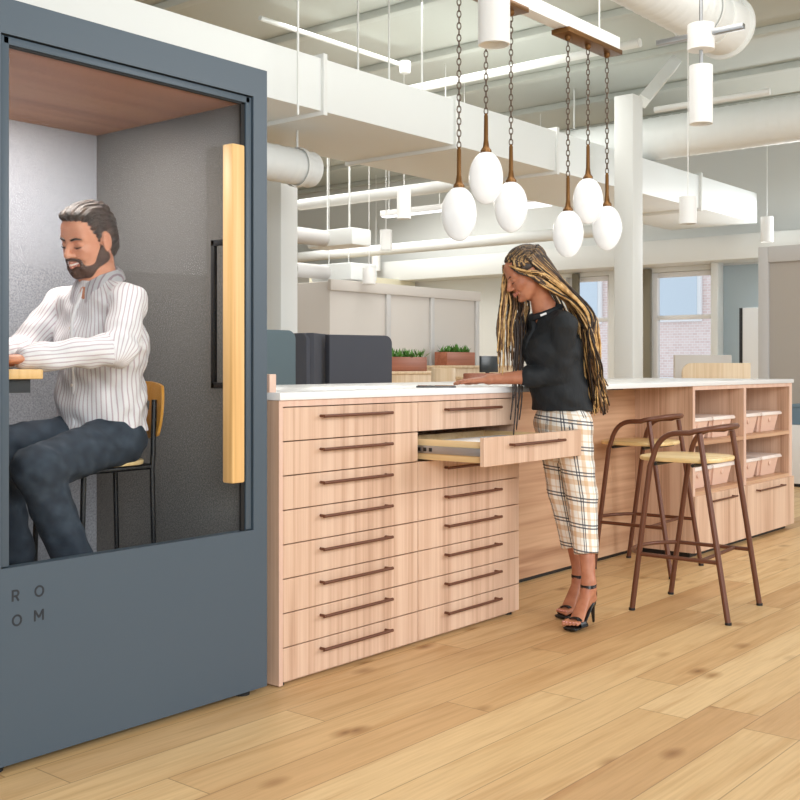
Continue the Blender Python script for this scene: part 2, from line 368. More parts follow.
# ------------------------------------------------------------------ can lights
def can(px, pytop, pybot, w, label, D=None, bracket=False):
    D = D or .145 * FPX / w; a = PD(px, pybot, D); h = (pybot - pytop) * D / FPX; r = w * D / FPX / 2
    t = thing('can_light', a, label, 'lamp', 'white cylinder can lights')
    obj('lamp_can', MB().lathe([(0, .03), (r * .86, .03), (r * .9, 0), (r, 0), (r, h), (r * .3, h + .004), (0, h + .004)], a, 32), M['cyl'], t)
    if bracket:
        obj('ceiling_mount', MB().lathe([(0, h + .10), (r * 1.15, h + .10), (r * 1.15, h + .26), (0, h + .26)], a, 28), M['cyl'], t)
        b = MB().tube([(a[0], a[1], a[2] + h), (a[0], a[1], a[2] + h + .12)], .012, 8)
        b.tube([(a[0], a[1], a[2] + h + .25), (a[0], a[1], CZ)], .012, 8)
        obj('stem', b, M['steel'], t)
        obj('strut', MB().box(a[0] - .02, a[0] + .02, a[1] - .28, a[1] + .3, a[2] + h + .18, a[2] + h + .215, .004), M['steel'], t)
    else: obj('cord', MB().tube([(a[0], a[1], a[2] + h), (a[0], a[1], CZ)], .004, 6), M['cyl'], t)
can(494, -16, 45, 32, 'large white can light nearest, at the top edge left of the chains', D=4.9)
can(701, 66, 124, 23, 'white can light on a bracket under the round duct at upper right', bracket=True)
for px, a, b, w, lab in ((404, 189, 219, 14, 'small white can light left of the lowest left globe lamp'),
    (386, 230, 250, 12, 'small white can light below and left of the far linear lamp'),
    (376, 252, 271, 9, 'far can light over the left part of the grey panelled box'),
    (369, 268, 284, 13, 'far can light just touching the top of the panelled box'),
    (457, 252, 278, 8, 'slim far can light right above the panelled box right half'),
    (484, 243, 262, 9, 'far can light left of the woman\'s head'),
    (688, 197, 224, 17, 'can light in front of the right end of the rectangular duct'),
    (682, 240, 264, 10, 'far can light under the duct in front of the window'),
    (767, 217, 242, 12, 'cream can light above the grey partition at far right'),
    (741, 257, 274, 9, 'small can light left of the grey partition'),
    (752, 249, 270, 9, 'white can light touching the grey partition corner')):
    can(px, a, b, w, lab)
# ------------------------------------------------------------------ things behind the counter
bx = thing('panelled_box_room', (10.1, 9.2, 0), 'warm grey panelled box room behind the dark acoustic screens', 'box room')
zt_ = 2.10
obj('wall_panel', MB().box(8.72, 11.47, 8.22, 10.4, 0, zt_, .01), M['gpanel'], bx)
for px in (387, 431, 476):
    x = PY(px, 330, 8.22)[0]; obj('post', MB().box(x - .035, x + .035, 8.19, 8.23, 0, zt_ + .0, .004), M['gframe'], bx)
obj('top_rail', MB().box(8.70, 11.5, 8.185, 8.23, zt_ - .1, zt_ + .02, .004), M['gpanel'], bx)
# acoustic screens
def screen_panel(poly, h, name, m, label, r=.06):
    t = thing(name, (np.mean([p[0] for p in poly]), np.mean([p[1] for p in poly]), 0), label, 'screen')
    for i in range(len(poly) - 1):
        a, b = Vector((*poly[i], 0)), Vector((*poly[i + 1], 0)); d = b - a; L = d.length; ang = math.atan2(d.y, d.x)
        pr = [(0, 0), (L, 0)] + [(L - r + r * math.cos(q), h - r + r * math.sin(q)) for q in np.linspace(0, math.pi / 2, 7)] + [(0, h)]
        R = Matrix.Translation(a) @ Matrix.Rotation(ang, 4, 'Z') @ Matrix.Rotation(math.pi / 2, 4, 'X')
        obj('panel', MB().prism(pr, -.035, .035, .012, R), m, t)
    return t
q0 = PY(286, 340, 6.0); q1 = PY(312, 340, 5.35); q2 = PY(327, 340, 5.75); q3 = PY(390, 340, 5.6)
screen_panel([(q2[0], 5.75), (q3[0], 5.6)], PD(350, 334, 8.2)[2], 'acoustic_screen', M['screen'], 'dark grey felt acoustic screen with rounded corner behind the counter')
screen_panel([(q0[0], 6.0), (PY(310, 340, 5.72)[0], 5.72), (PY(329, 340, 6.0)[0], 6.0)], PD(310, 333, 8.2)[2], 'folded_screen', M['screen'], 'folded dark grey felt wing left of the large acoustic screen')
tq0 = PY(240, 340, 5.2); tq1 = PY(293, 340, 5.2)
screen_panel([(tq0[0], 5.25), (tq1[0], 5.2)], PD(280, 330, 7.2)[2], 'teal_screen', M['teal'], 'teal grey felt screen showing just right of the booth')
# low storage with planters
def credenza(px0, px1, py_top, Y, dep, label, m='palewood', zlow=0):
    a = PY(px0, py_top, Y); b = PY(px1, py_top, Y); t = thing('low_cabinet', ((a[0] + b[0]) / 2, Y + dep / 2, 0), label, 'cabinet', 'low pale wood cabinets')
    z = float(a[2]); obj('cabinet_body', MB().box(a[0], b[0], Y + .01, Y + dep, .08, z - .03, .004), M[m], t)
    obj('cabinet_top', MB().box(a[0] - .01, b[0] + .01, Y - .01, Y + dep, z - .03, z, .004), M[m], t)
    obj('plinth', MB().box(a[0] + .03, b[0] - .03, Y + .04, Y + dep - .03, 0, .08), M['black'], t, smooth=False); return z
za = credenza(388, 450, 371.5, 7.2, .45, 'low pale wood cabinet carrying the left planter')
zb_ = credenza(440, 520, 365.5, 7.75, .4, 'low pale wood cabinet carrying the right planter')
def planter(px0, px1, Y, z, h, label, seed):
    a = PY(px0, 365, Y); b = PY(px1, 365, Y); t = thing('planter_box', ((a[0] + b[0]) / 2, Y + .09, z), label, 'planter', 'wooden planters')
    x0, x1 = a[0], b[0]; bx_ = MB()
    bx_.box(x0, x1, Y, Y + .015, z, z + h, .003); bx_.box(x0, x1, Y + .17, Y + .185, z, z + h, .003); bx_.box(x0, x0 + .015, Y + .015, Y + .17, z, z + h, .003)
    bx_.box(x1 - .015, x1, Y + .015, Y + .17, z, z + h, .003); bx_.box(x0 + .01, x1 - .01, Y + .01, Y + .175, z, z + .015)
    obj('box', bx_, M['planterwood'], t); obj('soil', MB().box(x0 + .015, x1 - .015, Y + .015, Y + .17, z + .015, z + h - .015), mat('soil', (50, 38, 28), .9), t, smooth=False)
    rnd = random.Random(seed); lf = MB()
    for i in range(150):
        c = Vector((rnd.uniform(x0 + .03, x1 - .03), rnd.uniform(Y + .03, Y + .15), z + h - .02)); an = rnd.uniform(0, 6.28); le = rnd.uniform(.07, .15); el = rnd.uniform(.4, 1.4)
        d = Vector((math.cos(an) * math.cos(el), math.sin(an) * math.cos(el), math.sin(el))); s = d.cross(Vector((0, 0, 1))).normalized() * rnd.uniform(.009, .018)
        b0, m0, m1, tp = c, c + d * le * .5 + s, c + d * le * .5 - s, c + d * le + Vector((0, 0, -.015))
        vs = [lf.bm.verts.new(v) for v in (b0, m0, tp, m1)]; lf.bm.faces.new(vs)
    obj('foliage', lf, M['leaf'], t)
planter(392, 427, 7.3, za, .15, 'brown wooden planter of green leaves on the left low cabinet', 1)
planter(447, 475, 7.85, zb_, .16, 'brown wooden planter of green leaves nearest the woman\'s braids', 2)
# desk monitor
mo = PY(493, 371, 7.3)
dk = thing('desk', (mo[0] + .1, 7.5, 0), 'pale wood desk under the dark monitor behind the woman', 'desk')
obj('desk_top', MB().box(mo[0] - .22, mo[0] + .5, 7.18, 7.7, 1.02, 1.05, .004), M['palewood'], dk)
for dx, dy in ((-.19, 7.22), (.46, 7.22), (-.19, 7.66), (.46, 7.66)): obj('leg', MB().box(mo[0] + dx - .02, mo[0] + dx + .02, dy - .02, dy + .02, 0, 1.02), M['palewood'], dk, smooth=False)
mt = thing('monitor', (mo[0], 7.4, 1.05), 'dark monitor on the desk behind the woman\'s front braids', 'monitor')
obj('screen', MB().box(mo[0] - .12, mo[0] + .22, 7.38, 7.41, 1.10, 1.29, .004), mat('screen_black', (30, 36, 40), .3), mt)
obj('stand', MB().box(mo[0] + .03, mo[0] + .07, 7.4, 7.43, 1.05, 1.14).box(mo[0] - .03, mo[0] + .13, 7.33, 7.48, 1.05, 1.06), M['black'], mt)
# lounge chairs with curved plywood backs
def tub_chair(px, py, D, w, label, m='palewood', wing=True):
    c = PD(px, py, D); r = w * D / FPX / 2; t = thing('tub_chair', (c[0], c[1], 0), label, 'chair', 'plywood backed chairs')
    zt = c[2]; b = MB(); pts = [(c[0] + r * math.cos(q), c[1] - r * .55 * math.sin(q)) for q in np.linspace(-.2, math.pi + .2, 16)]
    inn = [(c[0] + (r - .03) * math.cos(q), c[1] - (r * .55 - .03) * math.sin(q)) for q in np.linspace(-.2, math.pi + .2, 16)][::-1]
    obj('chair_back', b.prism(pts + inn, .45, zt, .006), M[m], t)
    obj('seat', MB().prism([(c[0] + (r - .035) * math.cos(q), c[1] - .0 + (r * .55 - .035) * math.sin(q)) for q in np.linspace(0, 2 * math.pi, 24, endpoint=False)], .42, .5, .02), M['gpanel'], t)
    for k in range(4):
        q = math.pi / 4 + k * math.pi / 2; x, y = c[0] + r * .62 * math.cos(q), c[1] + r * .3 * math.sin(q); obj('leg', MB().cyl((x, y), .018, 0, .43, 10), M['black'], t)
tub_chair(443, 368, 9.2, 34, 'rounded pale plywood chair back behind the pointing hand')
tub_chair(480, 373, 8.2, 50, 'brown plywood chair back behind the woman\'s forearm', 'planterwood')
# bench with plywood back at right
bn = PD(717, 363, 10.2); bnl = PD(682, 363, 10.2); bnr = PD(750, 363, 10.2)
bt = thing('bench', ((bnl[0] + bnr[0]) / 2, (bnl[1] + bnr[1]) / 2, 0), 'pale plywood bench back seen over the counter right of the column', 'bench')
dv = Vector((bnr[0] - bnl[0], bnr[1] - bnl[1], 0)); R = Matrix.Translation((bnl[0], bnl[1], 0)) @ Matrix.Rotation(math.atan2(dv.y, dv.x), 4, 'Z'); L = dv.length
pr = [(0, .45), (L, .45), (L, bn[2])] + [(.09 - .09 * math.sin(q), bn[2] - .09 + .09 * math.cos(q)) for q in np.linspace(0, 1.57, 7)]
obj('bench_back', MB().prism(pr, -.02, .02, .004, R @ Matrix.Rotation(math.pi / 2, 4, 'X')), M['palewood'], bt)
obj('seat', MB().box(0, L, .02, .5, .38, .46, .02, M4=R), M['gpanel'], bt); obj('base', MB().box(.03, L - .03, .05, .46, 0, .38, M4=R), M['palewood'], bt, smooth=False)
gs = [PD(674, 355, 11.2), PD(731, 355, 11.2)]
screen_panel([(gs[0][0], gs[0][1]), (gs[1][0], gs[1][1])], gs[0][2], 'low_partition', M['gpanel'], 'pale grey low partition standing behind the plywood bench back', .01)
# whiteboard leaning on the blue wall
w0 = PX(743, 308, XW - .6); w1 = PX(760, 362, XW - .6)
wb = thing('whiteboard', (XW - .6, (w0[1] + w1[1]) / 2, 0), 'tall white board standing before the blue grey wall', 'whiteboard')
obj('board', MB().box(XW - .62, XW - .58, w1[1] - .3, w0[1], .3, w0[2], .006), M['fabric_w'], wb)
obj('board_edge', MB().box(XW - .625, XW - .575, w0[1], w0[1] + .04, .3, w0[2], .003), M['black'], wb)
obj('stand', MB().box(XW - .8, XW - .4, w0[1] - .1, w0[1] - .06, 0, .04).box(XW - .62, XW - .58, w0[1] - .1, w0[1] - .06, .03, .31), M['black'], wb)
# glazed partition at the far right
XP = 11.25
pa = PX(758, 300, XP)[1]; pz = PX(775, 246, XP)[2]; pz2 = PX(775, 262, XP)[2]; pb = PX(768, 300, XP)[1]
pt = thing('glazed_partition', (XP, pa - 1.2, 0), 'pale grey framed partition with frosted panel at the right edge', 'partition')
obj('partition_frame', MB().box(XP, XP + .1, pb, pa, 0, pz, .006).box(XP, XP + .1, pa - 3, pb, pz2, pz, .006).box(XP, XP + .1, pa - 3, pb, 0, .12, .006), M['gframe'], pt)
obj('frosted_panel', MB().box(XP + .04, XP + .06, pa - 3, pb, .12, pz2), mat('frosted_beige', (172, 164, 155), .35), pt, smooth=False)
lc = PD(797, 487, 10.66)
lt = thing('white_cabinet', (lc[0] - .1, lc[1], 0), 'white low cabinet at the right edge beyond the shelf unit', 'cabinet')
zc = PD(797, 425, 10.66)[2]
obj('cabinet_body', MB().box(lc[0], lc[0] + .45, lc[1] - 1.2, lc[1] + .14, .03, zc, .01), M['white'], lt)
obj('plinth', MB().box(lc[0] + .02, lc[0] + .43, lc[1] - 1.18, lc[1] + .12, 0, .03), M['black'], lt, smooth=False)
tag(obj('storage_crate', MB().box(lc[0] + .05, lc[0] + .4, lc[1] - .6, lc[1] + .1, zc, zc + .17, .015).box(lc[0] + .04, lc[0] + .41, lc[1] - .61, lc[1] + .11, zc + .165, zc + .2, .006), mat('slate_blue', (110, 134, 152), .5), loc=(lc[0] + .2, lc[1] - .2, zc)), 'slate blue crate on the white low cabinet at the right edge', 'crate')
# ================================================================== phone booth
BF = 2.91; BR = 2.756; BL = 1.63; BT = 2.25; BB = 3.93; WL, WR, WB_, WT = 1.736, 2.659, .595, 2.118
bo = thing('phone_booth', ((BL + BR) / 2, (BF + BB) / 2, 0), 'blue grey phone booth with big glass door and wooden handle, man inside', 'phone booth')
obj('outer_shell', MB().box(BR - .045, BR, BF + .002, BB, .03, BT, .006).box(BL, BL + .045, BF + .002, BB, .03, BT, .006).box(BL + .01, BR - .01, BB - .045, BB, .03, BT - .001, .004)
    .box(BL + .01, BR - .01, BF + .03, BB - .01, BT - .06, BT - .001, .004).box(BL + .01, BR - .01, BF + .03, BB - .01, .03, .07), M['booth'], bo)
g_ = .004; dr = WR + .027; dtop = WT + .024
obj('front_frame', MB().prism([(BL, WB_), (WL - .03, WB_), (WL - .03, dtop + g_), (dr + g_, dtop + g_), (dr + g_, WB_), (BR, WB_), (BR, BT), (BL, BT)], -BF - .04, -BF, 0, Matrix.Rotation(math.pi / 2, 4, 'X')), M['booth'], bo, smooth=False)
obj('lower_panel', MB().box(BL, BR, BF, BF + .04, .022, WB_), M['booth'], bo, smooth=False)
door = obj('door', MB().box(WR, dr, BF + .006, BF + .04, WB_ + .003, dtop, .003).box(WL - .026, WL, BF + .006, BF + .04, WB_ + .003, dtop, .003).box(WL - .02, WR + .02, BF + .006, BF + .04, WT, dtop, .003), M['booth'], bo)
obj('glass_pane', MB().box(WL - .01, WR + .01, BF + .022, BF + .030, WB_ - .01, WT + .01), M['glass'], door, smooth=False)
obj('gasket', MB().box(WR - .017, WR, BF + .012, BF + .022, WB_, WT, .001).box(WL, WR, BF + .012, BF + .022, WT - .006, WT), M['blackp'], door)
hx0, hx1 = PY(232.5, 300, 2.862)[0], PY(245, 300, 2.862)[0]
dh = obj('door_handle', MB().box(hx0, hx1, 2.862, 2.915, .775, 1.952, .006), M['pine'], door); tag(dh, 'tall pale wooden handle')
obj('handle_stud', MB().lathe([(0, 0), (.012, 0), (.012, .022), (0, .022)], (0, 0, 0), 12, Matrix.Translation(((hx0 + hx1) / 2, 2.91, 1.1)) @ Matrix.Rotation(-math.pi / 2, 4, 'X')).lathe([(0, 0), (.012, 0), (.012, .022), (0, .022)], (0, 0, 0), 12, Matrix.Translation(((hx0 + hx1) / 2, 2.91, 1.7)) @ Matrix.Rotation(-math.pi / 2, 4, 'X')), M['black'], dh)
ix = 2.61; iz0 = 1.185 - 23 * 4.0 / FPX; iz1 = 1.185 + 123 * 4.0 / FPX
obj('inner_handle', MB().box(ix - .008, ix + .008, 3.022, 3.040, iz0, iz1, .002).box(ix - .008, ix + .008, BF + .03, 3.040, iz0, iz0 + .022, .002).box(ix - .008, ix + .008, BF + .03, 3.040, iz1 - .022, iz1, .002), M['black'], door)
obj('back_felt_panel', MB().box(BL + .045, BR - .045, 3.845, 3.885, .07, 2.19), M['felt_l'], bo, smooth=False)
obj('side_felt_panel', MB().box(2.682, BR - .046, BF + .041, 3.844, .07, 2.19), M['felt_d'], bo, smooth=False)
obj('left_felt_panel', MB().box(BL + .046, BL + .08, BF + .041, 3.844, .07, 2.19), M['felt_d'], bo, smooth=False)
obj('ceiling_panel', MB().box(BL + .08, 2.682, BF + .041, 3.845, 2.128, 2.16), M['walnut'], bo, smooth=False)
obj('booth_floor', MB().box(BL + .08, 2.682, BF + .041, 3.845, .07, .09), M['felt_d'], bo, smooth=False)
obj('ceiling_spot', MB().lathe([(0, 0), (.03, 0), (.034, .004), (.034, .02), (0, .02)], (1.86, 3.55, 2.112), 20), M['black'], bo)
dkx = PY(43.5, 370, 2.99)[0]
dd = obj('desk_ledge', MB().box(BL + .08, dkx, 2.99, 3.62, 1.142, 1.172, .004), M['pine'], bo); tag(dd, 'pale wooden desk ledge')
obj('desk_bracket', MB().box(BL + .08, dkx - .02, 3.03, 3.06, 1.10, 1.141).box(BL + .08, dkx - .02, 3.54, 3.57, 1.10, 1.141), M['black'], dd)
for k, (px, py) in enumerate([(2.68, BF + .05), (BL + .08, BF + .05), (2.68, BB - .06), (BL + .08, BB - .06)]): obj('foot', MB().cyl((px, py), .028, 0, .012, 16).cyl((px, py), .012, .01, .032, 10), M['blackp'], bo)
def stroke(mb, pts, w, T):
    """flat lettering stroke of width w, drawn in the booth's front plane"""
    P = [np.array(p, float) for p in pts]; A, B = [], []
    for i in range(len(P)):
        d = unit2(P[min(i + 1, len(P) - 1)] - P[max(i - 1, 0)]); n = np.array((-d[1], d[0])) * w / 2; A.append(P[i] + n); B.append(P[i] - n)
    for i in range(len(P) - 1): mb.prism([tuple(A[i]), tuple(A[i + 1]), tuple(B[i + 1]), tuple(B[i])], 0, .0009, 0, T)
def unit2(v): return v / np.linalg.norm(v)
arc = lambda cx, cy, rx, ry, a, b, n=20: [(cx + rx * math.cos(t), cy + ry * math.sin(t)) for t in np.linspace(a, b, n)]
H_ = .0145
GLYPH = {'O': [arc(0, 0, .0135, H_, 0, 2 * math.pi, 33)], 'R': [[(-.009, -H_ - .002), (-.009, H_ + .002)], [(-.009, H_), (.001, H_)] + arc(.001, .0065, .0085, .008, math.pi / 2, -math.pi / 2, 12) + [(-.009, -.0015)], [(.001, -.0015), (.010, -H_ - .002)]],
         'M': [[(-.0135, -H_ - .002), (-.0135, H_ + .002)], [(.0135, -H_ - .002), (.0135, H_ + .002)], [(-.0135, H_ + .001), (0, -.007)], [(0, -.007), (.0135, H_ + .001)]]}
for ch, px, py in (('R', 15.5, 595.5), ('O', 39.3, 591), ('O', 17, 620.3), ('M', 38.9, 615)):
    p = PY(px, py, BF); T = Matrix.Translation((p[0], BF, p[2])) @ Matrix.Rotation(math.pi / 2, 4, 'X'); m_ = MB()
    for k, g in enumerate(GLYPH[ch]): stroke(m_, g, .0056, T @ Matrix.Translation((0, 0, .0002 * k)))
    obj('letter', m_, M['letter'], bo, smooth=False)
# ================================================================== drawer cabinet
CF = 2.91; CL, CR = 2.816, 4.402; CTOP = 1.055; CT = 1.083
dc = thing('drawer_cabinet', ((CL + CR) / 2, 3.2, 0), 'tan wood grain cabinet of sixteen drawers with one drawer pulled open', 'cabinet')
obj('carcass', MB().box(CL, CL + .019, CF + .004, 3.42, .006, CTOP - .0005).box(CR - .018, CR - .001, CF + .022, 3.42, .006, 1.03).box(CL + .019, CR - .018, CF + .022, 3.42, .006, .024).box(CL + .019, CR - .018, 3.40, 3.42, .024, CTOP)
    .box(3.622, 3.640, CF + .024, 3.40, .024, 1.03), M['veneer'], dc, smooth=False)
obj('front_edge', MB().box(CL, CL + .019, CF - .001, CF + .0039, .006, CTOP - .0005).box(CL + .0192, CR - .0002, CF - .001, 3.399, 1.031, CTOP - .0004), M['edge'], dc, smooth=False)
for x in (CL + .03, CR - .05): obj('foot', MB().cyl((x, CF + .03), .018, 0, .008, 14), M['blackp'], dc)
RH = .1268; RZ = 1.027
def bar_handle(x0, x1, y, z, yf, parent, r=.0065):
    m = MB(); m.tube([(x0, y, z), (x1, y, z)], r, 12)
    for x in (x0 + .012, x1 - .012): m.tube([(x, y, z), (x, yf, z)], r * .85, 10)
    o = obj('handle', m, M['brown'], parent); return o
for i in range(8):
    for (x0, x1) in ((CL + .021, 3.629), (3.633, CR)):
        zt_ = RZ - RH * i; zb2 = zt_ - RH + .004; yf = CF
        opn = i == 1 and x0 > 3.5
        if opn: yf = 2.57; zt_ -= .011; zb2 -= .006
        d = obj('drawer', MB().box(x0, x1, yf, yf + .02, zb2, zt_, .0012, 1), M['veneer'], dc)
        c = (x0 + x1) / 2; bar_handle(c - .210, c + .196, yf - .03, zt_ - .036, yf, d)
        if opn:
            tag(d, 'open drawer pulled out of its cabinet')
            a, b, y0, y1, z0, z1 = x0 + .03, x1 - .04, yf + .02, yf + .52, zb2 + .012, zt_ - .02
            obj('drawer_box', MB().box(a, a + .013, y0, y1, z0, z1).box(b - .013, b, y0, y1, z0, z1).box(a + .013, b - .013, y1 - .013, y1, z0, z1).box(a + .013, b - .013, y0, y1, z0 + .004, z0 + .016), M['dwood'], d, smooth=False)
            rn = MB()
            for x in (a - .014, b): rn.box(x, x + .013, y0 + .01, CF + .25, z0 + .028, z0 + .06, .002)
            obj('runner', rn, M['steel'], d)
            cl = MB()
            for k in range(4): cl.box(a - .017, a - .013, y0 + .26 + .03 * k, y0 + .275 + .03 * k, z0 + .036, z0 + .052, .001)
            obj('runner_clip', cl, M['black'], d)
            tag(obj('paper_stack', MB().box(a + .05, b - .08, y0 + .03, y0 + .34, z0 + .017, z1 - .012, .002), M['paper'], loc=((a + b) / 2, y0 + .18, z0 + .017)), 'white paper stack lying inside the open drawer', 'paper')
# ================================================================== countertop and middle panel
tag(obj('countertop', MB().box(CL - .006, 8.0, 2.898, 4.08, CTOP, CT, .002), M['white'], loc=(5.4, 3.5, CTOP)), 'long white counter slab over drawers, stools and shelves', 'countertop')
mp = thing('counter_back_panel', (5.36, 3.31, 0), 'wide brown panel with flat grain under the counter behind the stools', 'panel')
obj('panel', MB().box(CR, 6.323, 3.30, 3.32, .022, CTOP), M['veneer_h'], mp, smooth=False)
obj('plinth', MB().box(CR, 6.323, 3.312, 3.33, 0, .024), M['black'], mp, smooth=False)
obj('outlet_box', MB().box(5.9, 6.02, 3.22, 3.30, 1.035, 1.054, .003), M['black'], mp)
p = PY(270.5, 394, 3.0)
tag(obj('wooden_block', MB().box(CL + .0, CL + .035, 2.96, 3.03, CT, CT + .068, .003), M['edge'], loc=(CL + .02, 3.0, CT)), 'small pale wooden block standing on the counter end beside the booth', 'block')
# ================================================================== shelf cabinet
SL, SR, SD = 6.324, 7.993, 7.128
sc = thing('shelf_cabinet', ((SL + SR) / 2, 3.15, 0), 'wood grain shelf unit with four open bays of bins at the counter end', 'cabinet')
obj('carcass', MB().box(SL, SL + .03, CF + .004, 3.42, .03, CTOP).box(SR - .05, SR, CF + .004, 3.42, .03, CTOP).box(SL + .03, SR - .05, 3.40, 3.42, .03, CTOP).box(SD - .02, SD + .02, CF + .004, 3.40, .03, 1.03)
    .box(SL + .03, SR - .05, CF + .004, 3.40, .03, .05), M['veneer'], sc, smooth=False)
obj('front_edge', MB().box(SL, SL + .03, CF, CF + .0039, .03, CTOP).box(SR - .05, SR, CF, CF + .0039, .03, CTOP).box(SD - .02, SD + .02, CF, CF + .0039, .38, 1.03).box(SL + .03, SR - .05, CF, 3.40, 1.03, CTOP), M['edge'], sc, smooth=False)
for (a, b) in ((SL + .031, SD - .021), (SD + .021, SR - .051)):
    for z in (.685, .375): obj('shelf', MB().box(a, b, CF + .001, 3.40, z, z + .026), M['veneer_h'], sc, smooth=False)
for (a, b, h0, h1) in ((SL, SD - .002, 6.51, 6.89), (SD + .002, SR, 7.27, 7.74)):
    d = obj('door', MB().box(a + .002, b - .002, CF - .016, CF + .003, .032, .378, .001, 1), M['veneer'], sc); bar_handle(h0, h1, CF - .048, .335, CF - .016, d)
obj('plinth', MB().box(SL + .02, SR - .06, CF + .03, 3.38, 0, .03), M['black'], sc, smooth=False)
def bin_(x0, x1, z, label):
    c = ((x0 + x1) / 2, 3.12, z); t = thing('storage_bin', c, label, 'bin', 'peach storage bins on the shelves')
    w, dpt, h = (x1 - x0) / 2, .18, .128; y = 3.14; m = MB(); b = bmesh.new()
    def ring(s, zz, ins): return [b.verts.new((c[0] + sx * (w * s - ins), y + sy * (dpt * s - ins), zz)) for sx, sy in ((-1, -1), (1, -1), (1, 1), (-1, 1))]
    R0, R1, R2, R3 = ring(.82, z + .001, 0), ring(.95, z + h, 0), ring(.95, z + h, .004), ring(.82, z + .006, .004)
    b.faces.new(R0[::-1]); b.faces.new(R3)
    for A, B in ((R0, R1), (R1, R2), (R2, R3)):
        for k in range(4): b.faces.new((A[k], A[(k + 1) % 4], B[(k + 1) % 4], B[k]))
    bmesh.ops.bevel(b, geom=[e for e in b.edges if abs(e.verts[0].co.z - e.verts[1].co.z) > .05], offset=.02, segments=3, affect='EDGES'); m._merge(b)
    obj('bin_body', m, M['bin'], t)
    obj('lid', MB().box(c[0] - w, c[0] + w, y - dpt, y + dpt, z + h, z + h + .012, .005).box(c[0] - w - .002, c[0] + w + .002, y - dpt - .004, y + dpt + .004, z + h - .012, z + h + .004, .003), M['lid'], t)
    obj('grip', MB().lathe([(0, 0), (.018, 0), (.02, .006), (.012, .009), (0, .009)], (0, 0, 0), 16, Matrix.Translation((c[0], y - dpt * .90, z + .085)) @ Matrix.Rotation(math.pi / 2, 4, 'X')), M['edge'], t)
for (bay, a, b) in (('left', SL + .04, SD - .03), ('right', SD + .03, SR - .06)):
    w = (b - a) / 2
    for z, nm in ((.712, 'upper'), (.402, 'lower')):
        for k, s in ((0, 'left'), (1, 'right')):
            bin_(a + w * k + .006, a + w * (k + 1) - .02, z, 'peach bin with white lid, %s one in the %s %s bay of the shelf unit' % (s, nm, bay))
# ================================================================== counter stools
def stool(cx, cy, label):
    t = thing('bar_stool', (cx, cy, 0), label, 'stool', 'rust brown counter stools')
    r = .0135
    def q(x, y, z): return (cx + x, cy + y, z)
    A0, E0 = q(-.235, .22, 0), q(.225, .24, 0); B0, C0 = q(-.235, -.265, 0), q(.26, -.215, 0)
    zr = .862; half = .19
    path = [A0, q(-.215, .135, .70)]
    path += bez(q(-.212, .12, .745), q(-.205, .095, zr - .005), q(-.2, 0, zr), 9)
    path += [q(-.195, -.06, zr + .003)]
    path += [q(-.19 * math.cos(a), -.06 - .125 * math.sin(a), zr + .006 + .026 * math.sin(a)) for a in np.linspace(.12, math.pi - .12, 17)]
    path += [q(.195, -.06, zr + .003)]
    path += bez(q(.2, 0, zr), q(.203, .095, zr - .005), q(.21, .12, .745), 9)
    path += [q(.214, .135, .70), E0]
    obj('arm_rail', MB().tube(path, r, 12), M['brown'], t)
    for P0, P1 in ((B0, q(-.188, -.105, zr + .0)), (C0, q(.188, -.105, zr + .0))): obj('leg', MB().tube([P0, P1], r, 12), M['brown'], t)
    def lerp(a, b, s): return tuple(np.array(a) * (1 - s) + np.array(b) * s)
    zf = .275
    fa = lerp(A0, q(-.215, .135, .70), zf / .70); fe = lerp(E0, q(.214, .135, .70), zf / .70); fb = lerp(B0, q(-.188, -.105, zr), zf / zr); fc = lerp(C0, q(.188, -.105, zr), zf / zr)
    fr = MB(); fr.tube([fa, fb], .010, 10).tube([fe, fc], .010, 10)
    fr.tube(spline([fa, q(-.12, .275, zf), q(0, .30, zf), q(.12, .275, zf), fe], 20), .010, 10)
    a2, c2 = lerp(fa, fb, .78), lerp(fe, fc, .78); fr.tube([a2, c2], .009, 10)
    obj('footrest', fr, M['brown'], t)
    ss = MB(); ss.tube([q(-.212, .11, .712), q(.212, .12, .712)], .009, 8).tube([q(-.2, -.075, .712), q(.2, -.065, .712)], .009, 8)
    obj('seat_support', ss, M['black'], t)
    pts = [(cx + .20 * np.sign(math.cos(a)) * abs(math.cos(a)) ** .62, cy + .045 + .205 * np.sign(math.sin(a)) * abs(math.sin(a)) ** .62) for a in np.linspace(0, 2 * math.pi, 56, endpoint=False)]
    obj('seat', MB().prism(pts, .722, .744, .007), M['ply'], t)
    for P in (A0, B0, C0, E0): obj('foot_cap', MB().cyl(P, .0155, 0, .012, 12), M['black'], t)
stool(5.04, 2.305, 'rust brown tube stool with plywood seat nearest the camera')
stool(5.87, 2.985, 'rust brown tube stool with plywood seat tucked in behind, beside the woman')
# ================================================================== booth stool
sx, sy = 2.325, 3.335; SZ = .845
bs = thing('booth_stool', (sx, sy, .09), 'black legged stool with ochre plywood backrest under the seated man', 'stool')
NB, NF, FB, FF = (2.455, 3.205), (2.185, 3.205), (2.48, 3.46), (2.18, 3.48)
for (x, y) in (NF, FF): obj('leg', MB().tube([(x - .02, y, .09), (x, y, SZ - .02)], .0095, 10), M['black'], bs)
for (x, y) in (NB, FB):
    obj('leg', MB().tube([(x + .035, y, .09), (x + .015, y, SZ - .03), (x + .02, y, SZ + .02), (x + .025, y, 1.06)], .0095, 10), M['black'], bs)
fr = MB().tube([(NF[0], NF[1], SZ - .025), (NB[0] + .015, NB[1], SZ - .025), (FB[0] + .015, FB[1], SZ - .025), (FF[0], FF[1], SZ - .025)], .0095, 10, closed=True)
fr.tube([(NF[0] - .01, NF[1], .42), (FF[0] - .01, FF[1], .42)], .0095, 10).tube([(NF[0] - .01, NF[1], .42), (NB[0] + .025, NB[1], .42)], .008, 10)
obj('seat_frame', fr, M['black'], bs)
